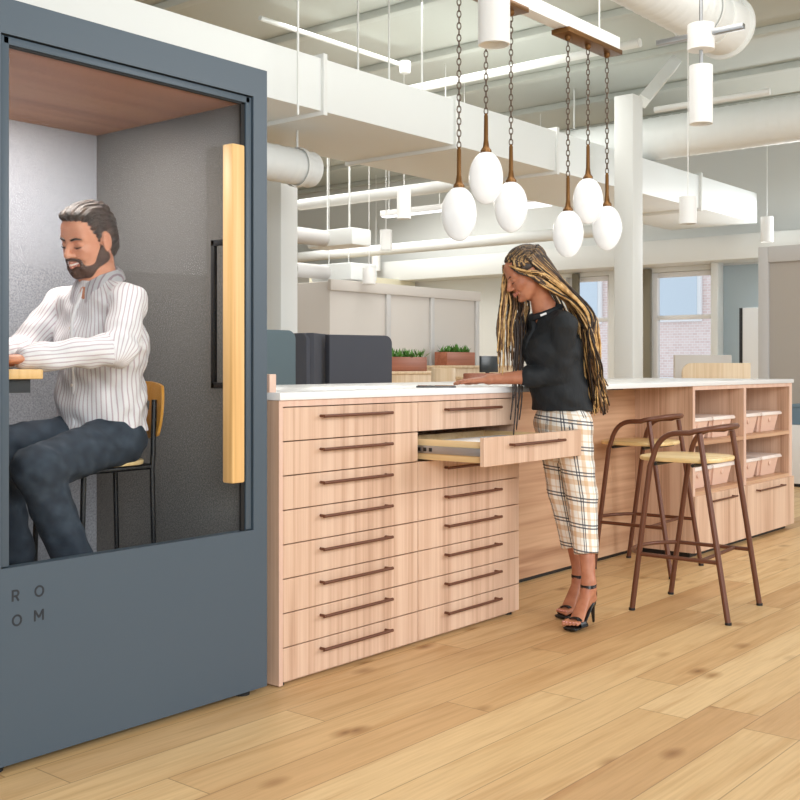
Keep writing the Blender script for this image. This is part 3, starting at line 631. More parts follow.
pts = [(sx - .02 + .16 * np.sign(math.cos(a)) * abs(math.cos(a)) ** .6, sy + .155 * np.sign(math.sin(a)) * abs(math.sin(a)) ** .6) for a in np.linspace(0, 2 * math.pi, 48, endpoint=False)]
obj('seat', MB().prism(pts, SZ - .014, SZ + .004, .005), M['ply'], bs)
# curved backrest with a slot
bk = MB(); b = bmesh.new()
def brp(v, w, off):
    yy = sy - .0 + v * .175; xx = 2.475 + .045 * (1 - v * v) * .9 - .0 + off; return (xx, yy, 1.02 + w * .105 + .0)
NU, NV = 24, 12; gr = {}
for o_ in (0, 1):
    for i in range(NU + 1):
        for j in range(NV + 1):
            v = -1 + 2 * i / NU; w = -1 + 2 * j / NV
            # superelliptic outline
            sc_ = 1.0
            vv, ww = v * math.sqrt(1 - .28 * w * w), w * math.sqrt(1 - .28 * v * v)
            gr[o_, i, j] = b.verts.new(brp(vv, ww, .012 * o_ + .012 * ww))
hole = lambda i, j: abs((i + .5) - NU / 2) < 4 and abs((j + .5) - NV * .55) < 1.0
for i in range(NU):
    for j in range(NV):
        if hole(i, j): continue
        b.faces.new([gr[0, i, j], gr[0, i, j + 1], gr[0, i + 1, j + 1], gr[0, i + 1, j]]); b.faces.new([gr[1, i, j], gr[1, i + 1, j], gr[1, i + 1, j + 1], gr[1, i, j + 1]])
cnt = {}
for f in b.faces:
    pass
for e in [e for e in b.edges if len(e.link_faces) == 1]:
    inv = {v: k for k, v in gr.items()} if not cnt else cnt
    cnt = inv
    (o1, i1, j1), (o2, i2, j2) = inv[e.verts[0]], inv[e.verts[1]]
    if o1 == 0:
        try: b.faces.new([gr[0, i1, j1], gr[0, i2, j2], gr[1, i2, j2], gr[1, i1, j1]])
        except ValueError: pass
bmesh.ops.recalc_face_normals(b, faces=b.faces); bk._merge(b)
obj('backrest', bk, M['ochre'], bs, ang=50)
# ================================================================== hanging globe lamps
YL = 3.45; ZCAN = 3.17
def pendant(px, py, label):
    D = YL / _ray(px, 0)[1]; c = PD(px, py, D); rx, rz = .093, .143
    t = thing('pendant_lamp', (c[0], c[1], c[2]), label, 'lamp', 'egg shaped globe lamps on chains')
    prof = [(rx * math.sin(a) * (1 - .02 * math.cos(a)), -rz * math.cos(a)) for a in np.linspace(0, math.pi - .22, 26)]
    obj('globe', MB().lathe(prof, c, 40), M['opal'], t)
    zt_ = c[2] + rz - .006
    obj('stem', MB().lathe([(0, 0), (.03, 0), (.031, .012), (.018, .03), (.0125, .07), (.011, .2), (.006, .215), (0, .215)], (c[0], c[1], zt_), 18), M['brass'], t)
    z0 = zt_ + .21; ztp = ZCAN - .028; n = int((ztp - z0) / .031); stp = (ztp - z0) / n; ch = MB()
    for k in range(n):
        R3 = Matrix.Rotation(math.pi / 4 + (k % 2) * math.pi / 2, 3, 'Z') @ Matrix.Rotation(math.pi / 2, 3, 'Y')
        ch.torus((c[0], c[1], z0 + stp * (k + .5)), stp * .64, .0029, R3, .52, 12, 6)
    obj('chain', ch, M['chain'], t); return c
gl = [(459, 214, 'lowest globe lamp at the left end of the left trio'), (486, 178, 'highest globe lamp, middle of the left trio'), (511, 207, 'globe lamp at the right end of the left trio over the woman'),
      (568, 234, 'lowest globe lamp at the left end of the right trio'), (588, 201, 'raised globe lamp, middle of the right trio'), (607, 228, 'globe lamp at the right end beside the white column')]
gc = [pendant(a, b, 'white egg-shaped ' + l) for a, b, l in gl]
for k, lab in ((0, 'brass canopy plate over the left trio of globe lamps'), (3, 'brass canopy plate over the right trio of globe lamps')):
    x0, x1 = gc[k][0] - .09, gc[k + 2][0] + .09
    t = thing('lamp_canopy', ((x0 + x1) / 2, YL, ZCAN), lab, 'lamp canopy', 'brass lamp canopies')
    obj('plate', MB().box(x0, x1, YL - .062, YL + .062, ZCAN, ZCAN + .03, .003), M['brass'], t)
    for c in gc[k:k + 3]: obj('ceiling_hook', MB().lathe([(0, 0), (.02, 0), (.02, -.02), (.008, -.03), (0, -.03)], (c[0], YL, ZCAN + .001), 14), M['brass'], t)
tr = thing('lamp_track', (5.4, YL, ZCAN + .031), 'white ceiling track carrying both brass lamp canopies', 'track')
obj('rail', MB().box(gc[0][0] - .6, gc[5][0] + .09, YL - .045, YL + .045, ZCAN + .031, ZCAN + .115, .004), M['cyl'], tr)
for x in (gc[0][0] - .3, 5.4, gc[5][0] - .1): obj('hanger', MB().tube([(x, YL, ZCAN + .11), (x, YL, SPZ - .198)], .006, 8), M['wpaint'], tr)
# tablet under the woman's hand
a = PY(418, 386.5, 3.0)
tb = thing('tablet', (4.02, 3.08, CT), 'thin dark tablet lying flat on the counter under the woman\'s fingertips', 'tablet')
R = Matrix.Translation((4.0, 3.1, CT)) @ Matrix.Rotation(math.radians(38), 4, 'Z')
obj('tablet_body', MB().box(-.125, .125, -.09, .09, 0, .007, .003, M4=R), mat('graphite', (70, 72, 76), .35, .4), tb)
obj('tablet_screen', MB().box(-.118, .118, -.083, .083, .007, .0076, M4=R), mat('tablet_glass', (40, 42, 46), .08), tb, smooth=False)
# ================================================================== people: blended distance fields turned into one surface each
class SDF:
    def __init__(s): s.P = []
    def _add(s, fn, lo, hi, op, k, wob=0): s.P.append((fn, np.array(lo, float), np.array(hi, float), op, k)); return s
    def cap(s, a, b, ra, rb=None, k=.02, op='u'):
        a, b = np.array(a, float), np.array(b, float); rb = ra if rb is None else rb; ab = b - a; L2 = max(ab @ ab, 1e-9)
        def f(p):
            t = np.clip(((p - a) @ ab) / L2, 0, 1); return np.linalg.norm(p - a - t[..., None] * ab, axis=-1) - (ra + (rb - ra) * t)
        m = max(ra, rb); return s._add(f, np.minimum(a, b) - m, np.maximum(a, b) + m, op, k)
    def chain(s, pts, rs, k=.02, op='u'):
        for i in range(len(pts) - 1): s.cap(pts[i], pts[i + 1], rs[i], rs[i + 1], k, op)
        return s
    def ell(s, c, r, F=None, k=.02, op='u'):
        c, r = np.array(c, float), np.array(r, float); F = np.eye(3) if F is None else np.array(F)   # rows of F are the axes
        def f(p):
            q = (p - c) @ F.T; k0 = np.linalg.norm(q / r, axis=-1); k1 = np.linalg.norm(q / (r * r), axis=-1); return np.where(k1 < 1e-9, -r.min(), k0 * (k0 - 1) / np.maximum(k1, 1e-9))
        e = np.sqrt(((F * r[:, None]) ** 2).sum(0)); return s._add(f, c - e, c + e, op, k)
    def slab(s, a, b, side, ra, rb, k=.03, op='u'):
        """limb or trunk of elliptical section between a and b; side = wide axis, ra/rb = (half width, half depth)"""
        a, b = np.array(a, float), np.array(b, float); ax = b - a; L = np.linalg.norm(ax); ax = ax / L; sd = np.array(side, float); sd = sd - ax * (sd @ ax); sd /= np.linalg.norm(sd); fr = np.cross(ax, sd)
        def f(p):
            q = p - a; h = q @ ax; t = np.clip(h / L, 0, 1); u = q @ sd; v = q @ fr; w = ra[0] + (rb[0] - ra[0]) * t; d = ra[1] + (rb[1] - ra[1]) * t
            ex = np.maximum(np.maximum(-h, h - L), 0); mn = np.minimum(w, d)
            return (np.sqrt((u / w) ** 2 + (v / d) ** 2 + (ex / (mn * .8)) ** 2) - 1) * mn
        m = max(max(ra), max(rb)); return s._add(f, np.minimum(a, b) - m, np.maximum(a, b) + m, op, k)
    def box(s, c, hs, F=None, r=.004, k=.01, op='u'):
        c, hs = np.array(c, float), np.array(hs, float); F = np.eye(3) if F is None else np.array(F)
        def f(p):
            q = np.abs((p - c) @ F.T) - (hs - r); return np.linalg.norm(np.maximum(q, 0), axis=-1) + np.minimum(q.max(-1), 0) - r
        e = (np.abs(F) * hs[:, None]).sum(0); return s._add(f, c - e, c + e, op, k)
    def mesh(s, h, warp=None):
        U = [p for p in s.P if p[3] == 'u']; lo = np.min([p[1] for p in U], 0) - 4 * h - .012; hi = np.max([p[2] for p in U], 0) + 4 * h + .012
        n = np.ceil((hi - lo) / h).astype(int) + 1; Fd = np.full(n, .2, np.float32)
        for fn, a, b, op, k in s.P:
            pad = k * 1.2 + 3 * h + .012; i0 = np.clip(np.floor((a - pad - lo) / h).astype(int), 0, n); i1 = np.clip(np.ceil((b + pad - lo) / h).astype(int) + 1, 0, n)
            if (i1 <= i0).any(): continue
            sl = tuple(slice(x, y) for x, y in zip(i0, i1))
            g = np.stack(np.meshgrid(*[lo[j] + h * np.arange(i0[j], i1[j]) for j in range(3)], indexing='ij'), -1)
            d = fn(g); cur = Fd[sl]
            if op == 'u': hh = np.clip(.5 + .5 * (cur - d) / k, 0, 1); Fd[sl] = cur * (1 - hh) + d * hh - k * hh * (1 - hh)
            elif op == 's': d = -d; hh = np.clip(.5 + .5 * (d - cur) / k, 0, 1); Fd[sl] = cur * (1 - hh) + d * hh + k * hh * (1 - hh)
        if warp is not None:
            for i in range(n[0]):
                g = np.stack(np.meshgrid([lo[0] + h * i], lo[1] + h * np.arange(n[1]), lo[2] + h * np.arange(n[2]), indexing='ij'), -1)[0]
                near = np.abs(Fd[i]) < .05
                if near.any(): Fd[i][near] += warp(g[near])
        return surface_nets(Fd, lo, h)
def surface_nets(F, lo, h):
    s = F < 0; nx, ny, nz = F.shape
    c = np.zeros((nx - 1, ny - 1, nz - 1), np.int8)
    for dx in (0, 1):
        for dy in (0, 1):
            for dz in (0, 1): c += s[dx:nx - 1 + dx, dy:ny - 1 + dy, dz:nz - 1 + dz]
    act = (c > 0) & (c < 8); idx = np.argwhere(act); N = len(idx); id_ = np.full(act.shape, -1, np.int64); id_[act] = np.arange(N)
    offs = [(0, 0, 0), (1, 0, 0), (0, 1, 0), (1, 1, 0), (0, 0, 1), (1, 0, 1), (0, 1, 1), (1, 1, 1)]
    V = np.stack([F[idx[:, 0] + a, idx[:, 1] + b, idx[:, 2] + d] for a, b, d in offs], 1).astype(float); O = np.array(offs, float)
    acc = np.zeros((N, 3)); cnt = np.zeros(N)
    for a, b in ((0, 1), (2, 3), (4, 5), (6, 7), (0, 2), (1, 3), (4, 6), (5, 7), (0, 4), (1, 5), (2, 6), (3, 7)):
        x = (V[:, a] < 0) != (V[:, b] < 0); t = np.where(x, V[:, a] / np.where(x, V[:, a] - V[:, b], 1), 0)
        acc += np.where(x[:, None], O[a] + (O[b] - O[a]) * t[:, None], 0); cnt += x
    P = lo + h * (idx + acc / cnt[:, None]); Q = []
    for ax in range(3):
        sl0 = [slice(1, -1)] * 3; sl0[ax] = slice(0, -1); sl1 = [slice(1, -1)] * 3; sl1[ax] = slice(1, None)
        A, B = s[tuple(sl0)], s[tuple(sl1)]; e = np.argwhere(A != B); 
        if not len(e): continue
        st = A[e[:, 0], e[:, 1], e[:, 2]]; b0 = np.ones(3, int); b0[ax] = 0; e = e + b0
        u, v = (ax + 1) % 3, (ax + 2) % 3; du, dv = np.eye(3, dtype=int)[u], np.eye(3, dtype=int)[v]
        g = lambda q: id_[q[:, 0], q[:, 1], q[:, 2]]
        q = np.stack([g(e - du - dv), g(e - dv), g(e), g(e - du)], 1); q = np.where(st[:, None], q, q[:, ::-1]); Q.append(q)
    return P, np.concatenate(Q)
def sdf_obj(name, sd, h, m, parent=None, loc=None, warp=None, attr=None, smooth_it=0):
    P, Q = sd.mesh(h, warp); me = bpy.data.meshes.new(name)
    me.vertices.add(len(P)); me.vertices.foreach_set('co', P.astype(np.float32).ravel()); me.loops.add(len(Q) * 4); me.loops.foreach_set('vertex_index', Q.astype(np.int32).ravel())
    me.polygons.add(len(Q)); me.polygons.foreach_set('loop_start', np.arange(0, len(Q) * 4, 4, dtype=np.int32)); me.update(calc_edges=True); me.validate()
    if attr is not None:
        a = me.attributes.new('cloth', 'FLOAT_VECTOR', 'POINT'); a.data.foreach_set('vector', attr(P).astype(np.float32).ravel())
    return link_mesh(name, me, m, parent, loc, True, 180)
def unit(v): v = np.array(v, float); return v / np.linalg.norm(v)
class Frame:
    """origin o, forward f, left l, up u"""
    def __init__(s, o, f, tilt=0, roll=0, sc=1.0):
        f = unit(f); l = unit(np.cross([0, 0, 1], f)); u = np.cross(f, l)
        R = np.array(Matrix.Rotation(roll, 3, Vector(f))) @ np.array(Matrix.Rotation(tilt, 3, Vector(l))); s.o = np.array(o, float); s.f, s.l, s.u = R @ f, R @ l, R @ u; s.sc = sc
        s.F = np.array([s.f, s.l, s.u])
    def p(s, f, l, u): return s.o + s.sc * (f * s.f + l * s.l + u * s.u)
def limb_attr(segs):
    """segs: (a, b, ref direction) - gives (arc around, distance along, id) of the nearest segment for woven patterns"""
    def fn(P):
        best = np.full(len(P), 9.0); out = np.zeros((len(P), 3))
        for i, (a, b, ref, r, t0) in enumerate(segs):
            a, b = np.array(a, float), np.array(b, float); ax = b - a; L = np.linalg.norm(ax); ax /= L; e1 = np.array(ref, float); e1 -= ax * (e1 @ ax); e1 /= np.linalg.norm(e1); e2 = np.cross(ax, e1)
            q = P - a; hh = q @ ax; t = np.clip(hh, 0, L); d = np.linalg.norm(q - t[:, None] * ax, axis=1) - r; ang = np.arctan2(q @ e2, q @ e1); m = d < best
            best = np.where(m, d, best); out[m] = np.stack([ang * r, hh + t0, np.full(len(P), i)], 1)[m]
        return out
    return fn
def head_skin(sd, H, male=True, smile=1.0):
    p, F, s = H.p, H.F, H.sc; E = lambda c, r, k=.012, op='u': sd.ell(p(*c), np.array(r) * s, F, k * s, op); C = lambda a, b, ra, rb=None, k=.012, op='u': sd.cap(p(*a), p(*b), ra * s, (ra if rb is None else rb) * s, k * s, op)
    E((-.014, 0, .032), (.098, .077, .088)); E((.026, 0, -.028), (.064, .061, .086), .03)
    j = .055 if male else .047
    for q in (-1, 1):
        C((-.005, q * j, -.052), (.05, q * .026, -.098), .019 if male else .016, .016, .03)
        E((.056, q * .037, -.028), (.022, .022, .02), .02)                    # cheek
        if smile: E((.07, q * .034, -.046), (.012, .013, .012), .014)
        C((.082, q * .012, .020), (.07, q * .047, .021), .010 if male else .007, .008, .016)      # brow
    E((.072, 0, -.101), (.019, .022, .015), .016); E((.06, 0, .055), (.026, .05, .035), .03)
    for q in (-1, 1): E((.094, q * .033, .002), (.014, .017, .010), .010, 's')
    for q in (-1, 1):
        E((.0745, q * .032, .001), (.0135, .0155, .0115), .004)                                 # closed-down eyelid
        E((.078, q * .034, -.0135), (.008, .013, .004), .006)                                   # lower lid
    C((.088, 0, .010), (.110, 0, -.030), .0075, .0105, .010); E((.106, 0, -.033), (.0115, .0115, .010), .008)
    for q in (-1, 1): E((.096, q * .0125, -.036), (.011, .008, .0085), .006); E((.1005, q * .0075, -.0435), (.004, .003, .003), .003, 's')
    up = .005; lw = .030 if male else .026; lr = 1.0 if male else .8
    for q in (-1, 1):
        C((.0975, 0, -.0625), (.079, q * lw, -.064 + up), .0058 * lr, .0032, .006); C((.0955, 0, -.0752), (.079, q * lw, -.067 + up), .0068 * lr, .0032, .006)
        C((.105, 0, -.0690), (.083, q * (lw + .003), -.0655 + up), .0030 if male else .0020, .0020, .003, 's')
        E((.075, q * (lw + .004), -.062 + up), (.006, .005, .006), .006, 's')
        # ear
        E((-.012, q * .080, -.002), (.021, .0085, .034), .006); E((-.007, q * .089, .003), (.011, .006, .018), .004, 's'); E((-.010, q * .089, .020), (.011, .005, .007), .003, 's'); E((-.006, q * .079, -.030), (.010, .007, .010), .005)
def hand(sd, wrist, d, n, sc=1.0, curl=.25, spread=.10, thumb=1, k=.006):
    """palm from wrist along d, n = back of the hand, thumb on the side +-(d x n)"""
    d = unit(d); n = np.array(n, float); n = unit(n - d * (n @ d)); e = np.cross(d, n) * thumb; w = np.array(wrist, float); q = lambda a, b, c: w + sc * (a * d + b * e + c * n)
    sd.slab(q(.0, 0, 0), q(.085, 0, 0), e, (.028 * sc, .018 * sc), (.040 * sc, .0135 * sc), .015)
    for i, (off, ln, r) in enumerate(((.030, .072, .0088), (.0105, .080, .0092), (-.0095, .074, .0088), (-.0285, .058, .0078))):
        a = spread * (1.2 - i * .8); dd = unit(d * math.cos(a) + e * math.sin(a)); b = q(.086, off, .002); c1 = b + sc * ln * .45 * dd; c2 = c1 + sc * ln * .32 * unit(dd - n * curl); c3 = c2 + sc * ln * .25 * unit(dd - n * curl * 1.9)
        sd.chain([q(.045, off * .75, .002), b, c1, c2, c3], [r * sc * 1.0, r * sc * 1.08, r * sc, r * sc * .92, r * sc * .8], k)
    t0 = q(.018, .026, -.004); t1 = q(.052, .052, -.008); t2 = q(.080, .062, -.010); t3 = q(.102, .062, -.012)
    sd.chain([t0, t1, t2, t3], [.015 * sc, .0125 * sc, .0105 * sc, .0085 * sc], .010)
def skin_mat(name, c, c2, sss=.08):
    m = mat(name, c, .48); t = NT(m); n = t.n('TexNoise', {'Vector': t.pos(), 'Scale': 22.0, 'Detail': 3.0}).outputs[0]
    t.to(t.ramp(n, [(.3, c2), (.65, c)])); t.b.inputs['Subsurface Weight'].default_value = sss; t.b.inputs['Subsurface Radius'].default_value = (.012, .005, .003); return m
def hair_mat(name, stops, sc, rough=.4):
    m = mat(name, stops[0][1], rough); t = NT(m); n = t.n('TexNoise', {'Vector': t.pos(sc), 'Scale': 1.0, 'Detail': 3.0, 'Distortion': .4}).outputs[0]; t.to(t.ramp(n, stops)); t.bump(n, .5, .004); return m
def cloth_bump(t, sc=900, strength=.12):
    n = t.n('TexNoise', {'Vector': t.pos(), 'Scale': 38.0, 'Detail': 2.0}).outputs[0]; t.bump(n, strength, .006)
# ------------------------------------------------------------------ the seated man
SKM = skin_mat('man_skin', (214, 152, 122), (202, 134, 104))
def shirt_mat():
    m = mat('striped_shirt', (236, 232, 232), .75); t = NT(m); a = t.n('SeparateXYZ', {0: t.n('Attribute', attribute_name='cloth').outputs['Vector']}).outputs
    u = t.math('FRACT', t.math('DIVIDE', a[0], .0165)); s1 = t.math('LESS_THAN', t.math('ABSOLUTE', t.math('SUBTRACT', u, .5)), .13)
    t.to(t.mix(s1, lin(230, 228, 230), lin(196, 178, 186))); cloth_bump(t); return m
def denim_mat():
    m = mat('dark_denim', (44, 54, 66), .85); t = NT(m); n = t.n('TexNoise', {'Vector': t.pos(), 'Scale': 26.0, 'Detail': 4.0}).outputs[0]
    t.to(t.ramp(n, [(.3, (36, 44, 56)), (.55, (48, 58, 70)), (.8, (66, 76, 88))])); cloth_bump(t); return m
def wrinkle(amp, freqs):
    fs = [(np.array(d, float), ph) for d, ph in freqs]
    def w(g):
        o = 0
        for d, ph in fs: o = o + np.sin(g @ d + ph + 1.3 * np.sin(g @ np.roll(d, 1) * .37 + ph))
        return (amp * o / len(fs)).astype(np.float32)
    return w
def make_man():
    pel = np.array((2.348, 3.325, .955)); che = np.array((2.305, 3.275, 1.27)); sho = np.array((2.285, 3.262, 1.40)); nek = np.array((2.275, 3.255, 1.47))
    Lsh = np.array((2.295, 3.105, 1.40)); Rsh = np.array((2.255, 3.44, 1.40))
    Lel = np.array((2.185, 3.005, 1.235)); Rel = np.array((2.135, 3.50, 1.235)); Lwr = np.array((1.905, 3.06, 1.208)); Rwr = np.array((1.905, 3.31, 1.21))
    Lhip = np.array((2.335, 3.235, .925)); Rhip = np.array((2.345, 3.40, .925)); Lkn = np.array((1.94, 3.10, .855)); Rkn = np.array((1.965, 3.40, .90)); Lan = np.array((2.105, 3.135, .53)); Ran = np.array((2.02, 3.36, .55))
    side = unit(Lsh - Rsh)
    H = Frame((2.226, 3.24, 1.614), (-.985, -.19, 0), math.radians(17), math.radians(-5), .965)
    sd = SDF(); head_skin(sd, H, True, 1)
    sd.cap(H.p(-.03, 0, -.05), nek + (0.01, 0, -.02), .056, .060, .03)
    k = .04
    sd.slab(pel, che, side, (.145, .10), (.155, .105), k); sd.slab(che, sho, side, (.155, .105), (.13, .075), k); sd.cap(sho, nek, .07, .055, k)
    for a, b, c, sh in ((Lsh, Lel, Lwr, sho), (Rsh, Rel, Rwr, sho)):
        sd.cap(sh, a, .06, .055, k); sd.cap(a, b, .047, .040, .02); sd.cap(b, c, .038, .026, .02)
    for a, b, c in ((Lhip, Lkn, Lan), (Rhip, Rkn, Ran)):
        sd.cap(pel, a, .10, .09, k); sd.cap(a, b, .075, .055, .02); sd.cap(b, c, .05, .036, .02); sd.cap(c, c + (-.16, -.01, -.05), .034, .028, .02)
    hand(sd, Lwr, (-.98, .18, -.08), (.08, 0, 1), 1.02, .35, .08, 1); hand(sd, Rwr, (-.9, -.42, -.08), (0, 0, 1), 1.02, .35, .08, -1)
    man = sdf_obj('person', sd, .0036, SKM, loc=(2.3, 3.3, .84))
    tag(man, 'bearded man in striped white shirt and dark jeans sitting at the booth desk, smiling down', 'person')
    # shirt
    sh = SDF(); k = .05; hem = pel + np.array((-.005, 0, -.005))
    sh.slab(hem + (0, 0, -.005), pel + (-.02, -.01, .12), side, (.184, .138), (.166, .122), k); sh.slab(pel + (-.02, -.01, .12), che, side, (.165, .122), (.178, .125), k); sh.slab(che, sho + (0, 0, .01), side, (.178, .122), (.13, .078), .05)
    sh.cap(sho, nek + (0, 0, -.005), .075, .066, .03)
    for a, b, c in ((Lsh, Lel, Lwr), (Rsh, Rel, Rwr)):
        sh.cap(sho + (a - sho) * .3, a, .066, .062, .05); sh.cap(a, b, .062, .055, .014); sh.cap(b, b + (c - b) * 1.0, .055, .042, .014)
        d = unit(c - b); sh.slab(c - d * .035, c + d * .03, np.cross(d, (0, 0, 1)), (.044, .038), (.043, .036), .006)
    sh.box((pel[0], pel[1], .745), (.32, .32, .2), np.array([[.995, 0, .1], [0, 1, 0], [-.1, 0, .995]]), .002, .004, 's')
    ff = unit(np.cross(side, (0, 0, 1))) * -1
    if ff[0] > 0: ff = -ff
    w = wrinkle(.0075, [((38, 22, 60), 0), ((-52, 30, 44), 1.4), ((20, -64, 52), 2.2), ((70, 40, -36), .5)])
    segs = [(pel, sho, ff, .15, 0), (Lsh, Lel, ff, .065, 0), (Lel, Lwr, (0, 0, 1), .052, .2), (Rsh, Rel, ff, .065, 0), (Rel, Rwr, (0, 0, 1), .052, .2)]
    shm = shirt_mat(); shirt = sdf_obj('shirt', sh, .005, shm, man, warp=w, attr=limb_attr(segs))
    up = unit(nek - sho + np.array((0, 0, .05))); b = bmesh.new()
    for q in (-1, 1):
        g = []
        for t in np.linspace(0, 1, 13):
            an = math.pi * (1 - t * .93); out = math.cos(an) * ff + q * math.sin(an) * side; top = nek + np.array((.006, 0, .030)) + out * (.067 + .006 * t) + up * (.034 - .060 * t ** 1.5)
            ln = .046 + .036 * max(0, t - .55) / .45; dr_ = unit(out * (.55 - .25 * t) - up * .9 + q * side * .35 * max(0, t - .6))
            g.append([b.verts.new(top - out * .004 - up * .03)] + [b.verts.new(top + dr_ * ln * s_ + out * .006 * math.sin(s_ * 3.1)) for s_ in (0, .15, .4, .7, 1)])
        for x in range(12):
            for y in range(5):
                f_ = [g[x][y], g[x + 1][y], g[x + 1][y + 1], g[x][y + 1]]; b.faces.new(f_ if q > 0 else f_[::-1])
    bmesh.ops.solidify(b, geom=list(b.faces), thickness=.003); bmesh.ops.recalc_face_normals(b, faces=b.faces); cm = MB(); cm._merge(b)
    o = obj('collar', cm, shm, shirt); tag(o, 'open shirt collar')
    a_ = o.data.attributes.new('cloth', 'FLOAT_VECTOR', 'POINT'); a_.data.foreach_set('vector', np.array([((v.co + o.location).dot(Vector(side)), v.co.z, 0) for v in o.data.vertices], np.float32).ravel())
    pk = MB(); pk.tube(spline([nek + ff * .062 + up * -.02, sho * .6 + che * .4 + ff * .118, che + ff * .131, (che + pel) / 2 + ff * .129, pel + ff * .132], 30), .006, 8)
    o = obj('placket', pk, shm, shirt)
    for t in (.2, .42, .64):
        bt = MB()
        c = sho * (1 - t) + pel * t + ff * (.128 + .01 * t); bt.lathe([(0, 0), (.0055, 0), (.0055, .003), (0, .003)], (0, 0, 0), 12, Matrix.Translation(c) @ Vector((0, 0, 1)).rotation_difference(Vector(ff)).to_matrix().to_4x4()); obj('button', bt, M['lid'], shirt)
    # jeans
    je = SDF(); k = .05
    je.slab(pel + (.0, 0, -.03), pel + (-.01, 0, .02), side, (.168, .125), (.158, .115), .03)
    for a, b, c in ((Lhip, Lkn, Lan), (Rhip, Rkn, Ran)):
        je.cap(pel + (.0, 0, -.03), a, .092, .090, k); je.cap(a, b, .090, .076, .03); je.cap(b, c, .074, .062, .02); je.cap(c, c + (c - b) * .01, .062, .063, .02)
    wj = wrinkle(.0048, [((60, 26, 58), .4), ((-38, 70, 40), 1.1), ((46, -40, 80), 2.7)])
    jm = denim_mat(); jeans = sdf_obj('jeans', je, .0055, jm, man, warp=wj)
    # shoes
    bl = mat('black_leather', (24, 24, 26), .35)
    for c, dr in ((Lan, (-1, -.1, 0)), (Ran, (-1, .1, 0))):
        d = unit(dr); s_ = SDF(); z = .49 - .0; b = c + np.array((.03, 0, -.055))
        s_.slab(b, b + d * .13, np.cross(d, (0, 0, 1)), (.036, .04), (.042, .030), .03); s_.slab(b + d * .13, b + d * .225, np.cross(d, (0, 0, 1)), (.044, .026), (.036, .020), .03); s_.cap(c, b, .042, .04, .03)
        s_.slab(b + np.array((-.0, 0, -.035)), b + d * .22 + np.array((0, 0, -.026)), np.cross(d, (0, 0, 1)), (.04, .012), (.042, .010), .008)
        sdf_obj('shoe', s_, .004, bl, man)
    # hair, brows, beard, teeth
    hm = hair_mat('dark_brown_hair', [(.3, (34, 25, 21)), (.55, (62, 46, 38)), (.75, (98, 78, 64))], (60, 60, 26), .6); p, F, s = H.p, H.F, H.sc
    hr = SDF(); E = lambda c, r, k=.015, op='u': hr.ell(p(*c), np.array(r) * s, F, k * s, op)
    E((-.022, 0, .044), (.098, .083, .086)); E((-.055, 0, -.012), (.060, .075, .075), .02); E((.044, .0, .100), (.044, .060, .024), .025); E((-.02, 0, .104), (.07, .06, .03), .025)
    for q in (-1, 1): hr.cap(p(.016, q * .076, .035), p(.010, q * .074, -.012), .010 * s, .006 * s, .012 * s); E((-.006, q * .088, -.008), (.027, .026, .040), .006, 's')
    E((.095, 0, -.02), (.068, .095, .098), .012, 's'); E((.0, 0, -.125), (.12, .1, .07), .02, 's')
    def wave(g):
        q = g - H.o; f_, l_, u_ = q @ H.f, q @ H.l, q @ H.u; an = np.arctan2(l_, u_ - .02) * .085
        return (.0022 * np.sin(an * 330 + 2.2 * np.sin(f_ * 45 + 3 * an * 10)) + .0018 * np.sin(an * 760 + 3 * np.sin(f_ * 60))).astype(np.float32)
    tag(sdf_obj('hair', hr, .0034, hm, man, warp=wave), 'swept back dark brown hair')
    bm_ = hair_mat('stubble_beard', [(.3, (58, 40, 33)), (.6, (92, 66, 54)), (.8, (120, 90, 76))], (160, 160, 120), .7)
    be = SDF(); C = lambda a, b, ra, rb=None, k=.012, op='u': be.cap(p(*a), p(*b), ra * s, (ra if rb is None else rb) * s, k * s, op)
    for q in (-1, 1):
        C((.006, q * .0685, -.022), (.004, q * .0600, -.052), .0095, .0225, .012); C((.000, q * .0570, -.054), (.052, q * .0285, -.098), .0245, .0205, .02); C((.052, q * .0285, -.098), (.074, 0, -.1005), .0205, .0190, .02)
        C((.0975, q * .004, -.0475), (.083, q * .029, -.0555), .0060, .0050, .008); C((.083, q * .030, -.0555), (.073, q * .034, -.086), .0050, .010, .01)
    be.ell(p(.1, 0, -.0672), np.array((.036, .031, .0125)) * s, F, .004 * s, 's')
    sdf_obj('beard', be, .0028, bm_, man)
    C2 = lambda sdx, a, b, ra, rb: sdx.cap(p(*a), p(*b), ra * s, rb * s, .003 * s)
    te = SDF(); [C2(te, (.0985, q * .001, -.0682), (.0850, q * .024, -.0632), .0042, .0030) for q in (-1, 1)]; sdf_obj('teeth', te, .002, mat('teeth_white', (236, 228, 220), .3), man)
    li = SDF()
    for q in (-1, 1): C2(li, (.0985, 0, -.0765), (.0815, q * .028, -.0650), .0048, .0028); C2(li, (.1005, 0, -.0612), (.0815, q * .028, -.0600), .0034, .0024)
    sdf_obj('lip', li, .002, mat('man_lip', (190, 112, 100), .4), man)
    br = SDF(); [br.chain([p(.0950, q * .016, .0190), p(.0905, q * .033, .0240), p(.0795, q * .050, .0205)], [.0042 * s, .0044 * s, .0026 * s], .003) for q in (-1, 1)]; sdf_obj('eyebrow', br, .002, hm, man)
    la = SDF()
    for q in (-1, 1): la.chain([p(.0865, q * .018, -.0075), p(.0893, q * .031, -.0100), p(.0825, q * .047, -.0065)], [.0018 * s, .0026 * s, .0018 * s], .002)
    sdf_obj('eyelash', la, .0012, mat('lash_dark', (40, 28, 24), .6), man)
    return man
make_man()
